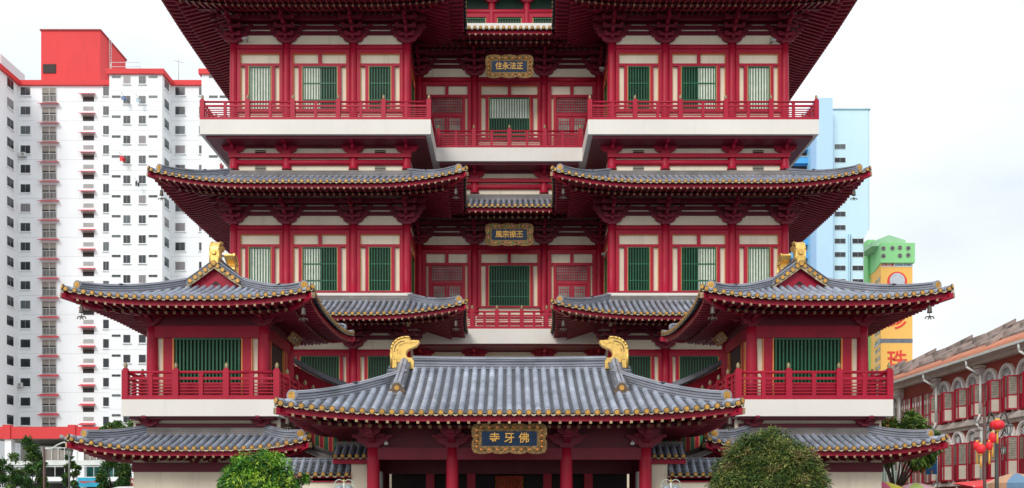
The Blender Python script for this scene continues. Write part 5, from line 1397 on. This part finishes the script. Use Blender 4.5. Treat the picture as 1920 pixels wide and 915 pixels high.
for px, sd in ((645, 'left'), (1258, 'right')):
    D = 35.5; o = empty('gate_lamp', (X(px, D), D, 0), f'pale twin globe lamp on a scrolled stem, {sd} of the entrance gate', 'lamp', 'twin globe lamps before the gate')
    x = X(px, D); zz0 = zz_(905, D); b = MB(); b.cyl((x, D, 0), (x, D, zz0), .06, .04, 10, M_metalw)
    b.lathe([(.02, .0), (.05, .03), (.02, .08), (.005, .14)], 8, M_gold, (x, D, zz0+.02)); putw('post', b, o)
    for sg in (-1, 1):
        b = MB(); pts = [(x+sg*(.17-.17*math.cos(math.pi*k/10)), D, zz0-.05+.16*math.sin(math.pi*k/10)) for k in range(11)]+[(x+sg*.36, D, zz0-.28)]
        b.tube(pts, .022, 6, mat('pale_verdigris', (.45, .52, .42)) if 'pale_verdigris' not in MATS else MATS['pale_verdigris']); putw('arm', b, o)
        b = MB(); b.lathe([(.04, 0), (.12, .06), (.15, .16), (.12, .27), (.05, .33)], 14, mat('globe_glass', (.30, .36, .38), rough=.25) if 'globe_glass' not in MATS else MATS['globe_glass'], (x+sg*.17, D, zz0-.40)); putw('globe', b, o)

def parasol(px, py, D, r, cols, label, h=.55, nseg=8):
    c = W_(px, py, D); o = empty('parasol', (c.x, c.y, 0), label, 'parasol')
    b = MB(); n = 24; top = b.add(c); prev = [top]*n
    for j in range(1, 5):
        t = j/4; ring = [b.add((c.x+r*t*math.cos(2*math.pi*q/n), c.y+r*t*math.sin(2*math.pi*q/n), c.z-h*t**1.6)) for q in range(n)]
        for q in range(n):
            m = cols[(q*nseg//n) % len(cols)]; p = (q+1) % n
            if j == 1: b.face((top, ring[q], ring[p]), m)
            else: b.face((prev[q], ring[q], ring[p], prev[p]), m)
        prev = ring
    low = [b.add((c.x+r*math.cos(2*math.pi*q/n), c.y+r*math.sin(2*math.pi*q/n), c.z-h-.18)) for q in range(n)]
    for q in range(n): p = (q+1) % n; b.face((prev[q], low[q], low[p], prev[p]), cols[(q*nseg//n) % len(cols)])
    putw('canopy', b, o)
    b = MB(); b.cyl((c.x, c.y, 0), (c.x, c.y, c.z-.02), .03, .03, 8, M_metalw); putw('pole', b, o)
C_pk = mat('pink_canvas', (.60, .10, .20)); C_ye = mat('lime_canvas', (.62, .60, .06)); C_gr = mat('green_canvas', (.35, .45, .12)); C_lp = mat('pale_pink_canvas', (.62, .38, .45)); C_or = mat('orange_canvas', (.50, .27, .16)); C_bl = mat('blue_canvas', (.12, .22, .34))
parasol(1655, 903, 48, 1.35, [C_pk, C_pk, C_ye, C_pk], 'pink and lime market parasol just right of the white wall', h=.5)
parasol(1718, 905, 48, 1.15, [C_lp, C_gr, C_lp, C_ye], 'pale pink and green market parasol, right of the pink one', h=.4)
parasol(1905, 887, 33, .95, [C_or, C_bl, C_or, mat('cream_canvas', (.6, .5, .38))], 'orange and blue parasol at the bottom right corner', h=.35)
o = empty('market_stall', (20.5, 37, 0), 'long red canopy of a market stall along the bottom right edge', 'stall')
b = MB(); xa, xb = X(1812, 37), X(1812, 37)+5
i = [b.add(p) for p in ((xa, 36.4, 2.35), (xb, 36.4, 2.75), (xb, 38.2, 3.0), (xa, 38.2, 2.55))]; b.face(i, M_brightred); j = [b.add(p) for p in ((xa, 36.4, 2.1), (xb, 36.4, 2.45))]; b.face((i[0], j[0], j[1], i[1]), M_silk)
k_ = [b.add(p) for p in ((xa, 36.42, 2.3), (xb, 36.42, 2.7), (xb, 38.18, 2.95), (xa, 38.18, 2.5))]; b.face(k_[::-1], M_silk)
putw('canopy', b, o); b = MB()
for xx in (xa+.1, xb-.1):
    for y in (36.6, 38.0): b.cyl((xx, y, 0), (xx, y, 2.4), .035, .035, 6, M_metalw)
putw('frame', b, o)
b = MB(); b.box(xa+.2, xb-.2, 36.8, 37.8, .8, .9, M_pole); b.box(xa+.2, xb-.2, 36.8, 36.85, 0, .8, M_silk); putw('counter', b, o)
def van(x, y, label, rot=0):
    o = empty('parked_van', (x, y, 0), label, 'van', 'white vans in the side road', rot); M = WM[o.name]
    def pp(name, b): return put(name, b, o, M)
    b = MB(); P = [(-2.45, .35), (2.3, .35), (2.5, .6), (2.45, 1.15), (1.75, 1.35), (1.15, 2.35), (.9, 2.72), (-.0, 2.86), (-1.6, 2.84), (-2.3, 2.68), (-2.5, 1.3)]
    b.prism(P, -.92, .92, mat('white_van_paint', (.78, .79, .80), rough=.25) if 'white_van_paint' not in MATS else MATS['white_van_paint']); pp('body', b)
    for yy in (-.935, .925):
        b = MB(); b.prism([(-2.2, 1.5), (1.45, 1.5), (1.0, 2.3), (-2.2, 2.3)], yy, yy+.01, M_glass); pp('side_window', b)
    b = MB(); i = [b.add(p) for p in ((1.82, -.8, 1.38), (1.82, .8, 1.38), (1.20, .75, 2.32), (1.20, -.75, 2.32))]; b.face(i, M_glass); b.M = Matrix.Translation((.012, 0, .006)); b.v = [(v[0]+.02, v[1], v[2]+.01) for v in b.v]; pp('windscreen', b)
    for xx in (-1.5, 1.5):
        for yy in (-.95, .75):
            b = MB(); b.cyl((xx, yy, .35), (xx, yy+.2, .35), .35, .35, 18, M_iron); w_ = pp('wheel', b)
            b = MB(); b.cyl((xx, yy-.01, .35), (xx, yy+.21, .35), .19, .19, 12, M_metalw); put('rim', b, w_, M)
    for yy in (-.7, .5): 
        b = MB(); b.box(2.42, 2.5, yy, yy+.2, .7, .9, M_lampg); pp('headlight', b)
van(X(252, 60)+1.0, 60, 'white van whose roof shows beside the left white wall', 0)
van(X(0, 60)-.6, 60, 'white van whose roof shows at the lower left corner', 0)

# ------------------------------------------------------------------ trees
def crown(b, c, rad, n, ls, mats, nclump=26, droop=.35, seed=1, aspect=.35, core=0, noise=.18, zmin=-1, cr_=(.22, .38), rin=.62):
    r_ = random.Random(seed); cl = []
    if core:                                  # leafy inner mass, lumpy, so that a clipped crown is not see-through
        rings = []
        for i in range(13):
            a = math.pi*i/12; ring = []
            for k in range(20):
                q = 2*math.pi*k/20; f = core*(1+r_.uniform(-.07, .07)); ring.append(b.add(c+Vector((rad[0]*f*math.sin(a)*math.cos(q), rad[1]*f*math.sin(a)*math.sin(q), rad[2]*f*math.cos(a)))))
            rings.append(ring)
        for A_, B_ in zip(rings, rings[1:]):
            for k in range(20): b.face((A_[k], A_[(k+1) % 20], B_[(k+1) % 20], B_[k]), mats[1])
    for k in range(nclump):
        while True:
            v = Vector((r_.uniform(-1, 1), r_.uniform(-1, 1), r_.uniform(zmin, 1)))
            if .35 < v.length < 1: break
        if core:                              # a clipped crown is covered evenly
            zf = 1-2*(k+.5)/nclump; ph = k*2.399963; q_ = math.sqrt(1-zf*zf); v = Vector((q_*math.cos(ph), q_*math.sin(ph), zf))
        v = v.normalized()*r_.uniform(rin, 1.0)*(1-noise+r_.random()*noise)
        cl.append((Vector((v.x*rad[0], v.y*rad[1], v.z*rad[2])), r_.uniform(*cr_)*min(rad), r_.random()))
    for k in range(n):
        cc_, cr, tone = cl[r_.randrange(nclump)]
        d = Vector((r_.gauss(0, 1), r_.gauss(0, 1), r_.gauss(.25, 1))).normalized()
        p = c+cc_+d*cr*(r_.random()**.4)
        out = (p-c).normalized()
        ax = Vector((r_.gauss(0, .7), r_.gauss(0, .7), r_.gauss(0, .4)))+out*.9+Vector((0, 0, -droop*1.5)); ax.normalize()
        sd = ax.cross(Vector((r_.gauss(0, .5), r_.gauss(0, .5), 1))).normalized(); nn = sd.cross(ax)
        l = ls*r_.uniform(.6, 1.3); w = l*aspect*.5
        i = [b.add(p), b.add(p+ax*l*.45+sd*w+nn*l*.06), b.add(p+ax*l-Vector((0, 0, l*droop*.5))), b.add(p+ax*l*.45-sd*w+nn*l*.06)]
        q = tone*.6+r_.random()*.4
        b.face(i, mats[min(len(mats)-1, int(q*len(mats)))])
def tree(name, label, cat, c, rad, n, ls, mats, trunk_r=.1, group=None, base=None, limbs=6, **k):
    c = Vector(c); base = Vector(base) if base else Vector((c.x, c.y, 0)); r_ = random.Random(k.get('seed', 3)+9)
    o = empty(name, base, label, cat, group)
    b = MB(); fork = base+(c-base)*.45; b.tube([base, base+(fork-base)*.5+Vector((r_.uniform(-.05, .05), 0, 0)), fork], trunk_r, 8, M_bark, taper=.7)
    for q in range(limbs):
        a = 2*math.pi*(q+r_.random()*.6)/limbs; e = c+Vector((rad[0]*.75*math.cos(a), rad[1]*.75*math.sin(a), rad[2]*r_.uniform(-.1, .7))); m_ = (fork+e)/2+Vector((0, 0, -.1*rad[2]))
        b.tube([fork, m_, e], trunk_r*.6, 6, M_bark, taper=.25)
    putw('trunk', b, o)
    b = MB(); crown(b, c, rad, n, ls, mats, **k); putw('crown', b, o); return o
tree('clipped_tree', 'bright green bushy tree in front of the left pavilion', 'tree', W_(484, 948, 32), (1.40, 1.25, 1.68), 34000, .15, L1, nclump=110, seed=11, droop=.5, aspect=.38, noise=.14, core=.60, rin=.72, cr_=(.22, .36))
tree('clipped_tree', 'large rounded olive tree with bronze tips in front of the right pavilion', 'tree', W_(1441, 958, 32), (1.96, 1.7, 2.62), 80000, .14, L2, nclump=420, seed=5, droop=.35, aspect=.26, noise=.03, core=.70, rin=.88, cr_=(.13, .20), trunk_r=.14)
tree('street_tree', 'small dark tree at the lower left corner', 'tree', W_(12, 895, 70), (1.1, 1.0, 1.9), 3600, .30, L3, nclump=20, seed=21, group='street trees by the podium')
tree('street_tree', 'tall dark tree reaching the red parapet, left of the brown lamp', 'tree', W_(58, 878, 74), (1.35, 1.2, 2.4), 4800, .32, L3, nclump=24, seed=22, group='street trees by the podium')
tree('street_tree', 'thin young tree directly under the glass lantern of the lamp', 'tree', W_(133, 895, 72), (.6, .7, 1.7), 2200, .28, L3, nclump=14, seed=23, group='street trees by the podium')
tree('street_tree', 'round dark tree beside the left white wall', 'tree', W_(216, 895, 70), (1.2, 1.1, 1.7), 4200, .30, L3, nclump=22, seed=24, group='street trees by the podium')
tree('street_tree', 'leafy treetop just above the left end of the lower pavilion roof', 'tree', W_(228, 806, 88), (2.3, 1.6, .9), 2600, .34, [L3[0], L4[0], L3[2]], nclump=22, seed=25, group='street trees by the podium')
tree('plaza_tree', 'spreading tree with orange tinged leaves behind the right pavilion', 'tree', W_(1697, 830, 50), (1.9, 1.3, 1.6), 9000, .22, L4, nclump=34, seed=31, base=(X(1664, 50), 50, 0), trunk_r=.12, limbs=8, aspect=.45)
b = MB(); crown(b, W_(565, 912, 33.2), (.28, .3, .55), 700, .15, [L1[1], L1[2], mat('pale_blossom', (.62, .36, .30))], nclump=9, seed=41); b.cyl(W_(565, 912, 33.2)-Vector((0, 0, 2.25)), W_(565, 912, 33.2), .03, .02, 6, M_bark)
q = putw('flowering_shrub', b); tag(q, 'small shrub with pale pink blossom right of the bright green tree', 'shrub')

# ------------------------------------------------------------------ ground
def ground(name, m, x0, x1, y0, y1, z):
    b = MB(); b.box(x0, x1, y0, y1, z-.2, z, m); o = putw(name, b); tag(o, kind='structure'); return o
ground('ground', mat('far_ground', (.22, .22, .20), rough=.9), -900, 900, -60, 1500, -.02)
ground('pavement', M_pave, -23, 21.5, 15, 95, .12)
ground('road', M_asph, -300, 300, -25, 14.6, .004); ground('side_street', M_asph, 21.6, 23.4, 14.7, 110, .006); ground('side_road', M_asph, -300, -23.1, 52, 72, .006)
b = MB(); b.box(-23.2, 21.6, 14.65, 14.98, -.2, .14, M_pave)
o = putw('kerb', b); tag(o, kind='structure')
b = MB()
for k in range(40): b.box(-60+k*4, -58+k*4, -5.1, -4.95, .0, .009, M_linew)
o = putw('lane_marking', b); tag(o, kind='structure')
b = MB(); b.box(23.5, 30, 20, 110, -.2, .13, M_pave); o = putw('footpath', b); tag(o, kind='structure')

# ------------------------------------------------------------------ light, sky, camera
SUN_EL, SUN_AZ = R(34), R(200)      # high, behind and left of the camera, veiled
w = bpy.data.worlds.new('World'); sc.world = w; w.use_nodes = True
nt = w.node_tree; N = nt.nodes; Lk = nt.links; bg = N['Background']
sky = N.new('ShaderNodeTexSky'); sky.sky_type = 'NISHITA'; sky.sun_disc = False; sky.sun_elevation = SUN_EL; sky.sun_rotation = R(200); sky.dust_density = 3; sky.air_density = 1.2
tc = N.new('ShaderNodeTexCoord'); mp = N.new('ShaderNodeMapping'); mp.inputs['Scale'].default_value = (1.2, 1.2, 3.0); Lk.new(tc.outputs['Generated'], mp.inputs['Vector'])
no = N.new('ShaderNodeTexNoise'); no.inputs['Scale'].default_value = 1.8; no.inputs['Detail'].default_value = 6; no.inputs['Roughness'].default_value = .5; Lk.new(mp.outputs['Vector'], no.inputs['Vector'])
mr = N.new('ShaderNodeMapRange'); mr.inputs['From Min'].default_value = .30; mr.inputs['From Max'].default_value = .62; mr.inputs['To Min'].default_value = 0; mr.inputs['To Max'].default_value = 1; Lk.new(no.outputs['Fac'], mr.inputs['Value'])
cl = N.new('ShaderNodeMix'); cl.data_type = 'RGBA'; cl.inputs[6].default_value = (7.3, 8.0, 8.8, 1); cl.inputs[7].default_value = (10.2, 10.4, 10.4, 1); Lk.new(mr.outputs['Result'], cl.inputs[0])
sz = N.new('ShaderNodeSeparateXYZ'); Lk.new(tc.outputs['Generated'], sz.inputs[0])
zr_ = N.new('ShaderNodeMapRange'); zr_.inputs['From Min'].default_value = .25; zr_.inputs['From Max'].default_value = 1; zr_.inputs['To Min'].default_value = 1; zr_.inputs['To Max'].default_value = 1.5; Lk.new(sz.outputs['Z'], zr_.inputs['Value'])
zm = N.new('ShaderNodeVectorMath'); zm.operation = 'SCALE'; Lk.new(cl.outputs[2], zm.inputs[0]); Lk.new(zr_.outputs['Result'], zm.inputs['Scale'])
mx = N.new('ShaderNodeMix'); mx.data_type = 'RGBA'; mx.inputs[0].default_value = .90; Lk.new(sky.outputs['Color'], mx.inputs[6]); Lk.new(zm.outputs['Vector'], mx.inputs[7]); Lk.new(mx.outputs[2], bg.inputs['Color'])
bg.inputs['Strength'].default_value = .10
sl = bpy.data.lights.new('Sun', 'SUN'); sl.energy = 1.5; sl.angle = R(20); sl.color = (1, .96, .90)
so = bpy.data.objects.new('Sun', sl); COL.objects.link(so)
dirv = Vector((-.45, -1.0, 0)).normalized()*math.cos(SUN_EL)+Vector((0, 0, math.sin(SUN_EL)))
so.rotation_euler = dirv.to_track_quat('Z', 'Y').to_euler(); so.location = (0, 0, 80)
sky.sun_rotation = math.atan2(dirv.x, dirv.y)
cam = bpy.data.cameras.new('Camera'); co = bpy.data.objects.new('Camera', cam); COL.objects.link(co); sc.camera = co
co.location = (0, 0, EYE); co.rotation_euler = (R(90), 0, 0)
cam.sensor_width = 36; cam.lens = F_PX/1920*36; cam.clip_end = 3000; cam.clip_start = .1
cam.shift_x = (960-CX)/1920; cam.shift_y = (HY-457.5)/1920
sc.view_settings.view_transform = 'Standard'; sc.view_settings.look = 'None'; sc.view_settings.gamma = 1; sc.view_settings.use_curve_mapping = False
sc.view_settings.exposure = 0.20
sc.render.engine = 'CYCLES'; sc.render.resolution_x = 1024; sc.render.resolution_y = 488
sc.cycles.max_bounces = 6; sc.cycles.diffuse_bounces = 4
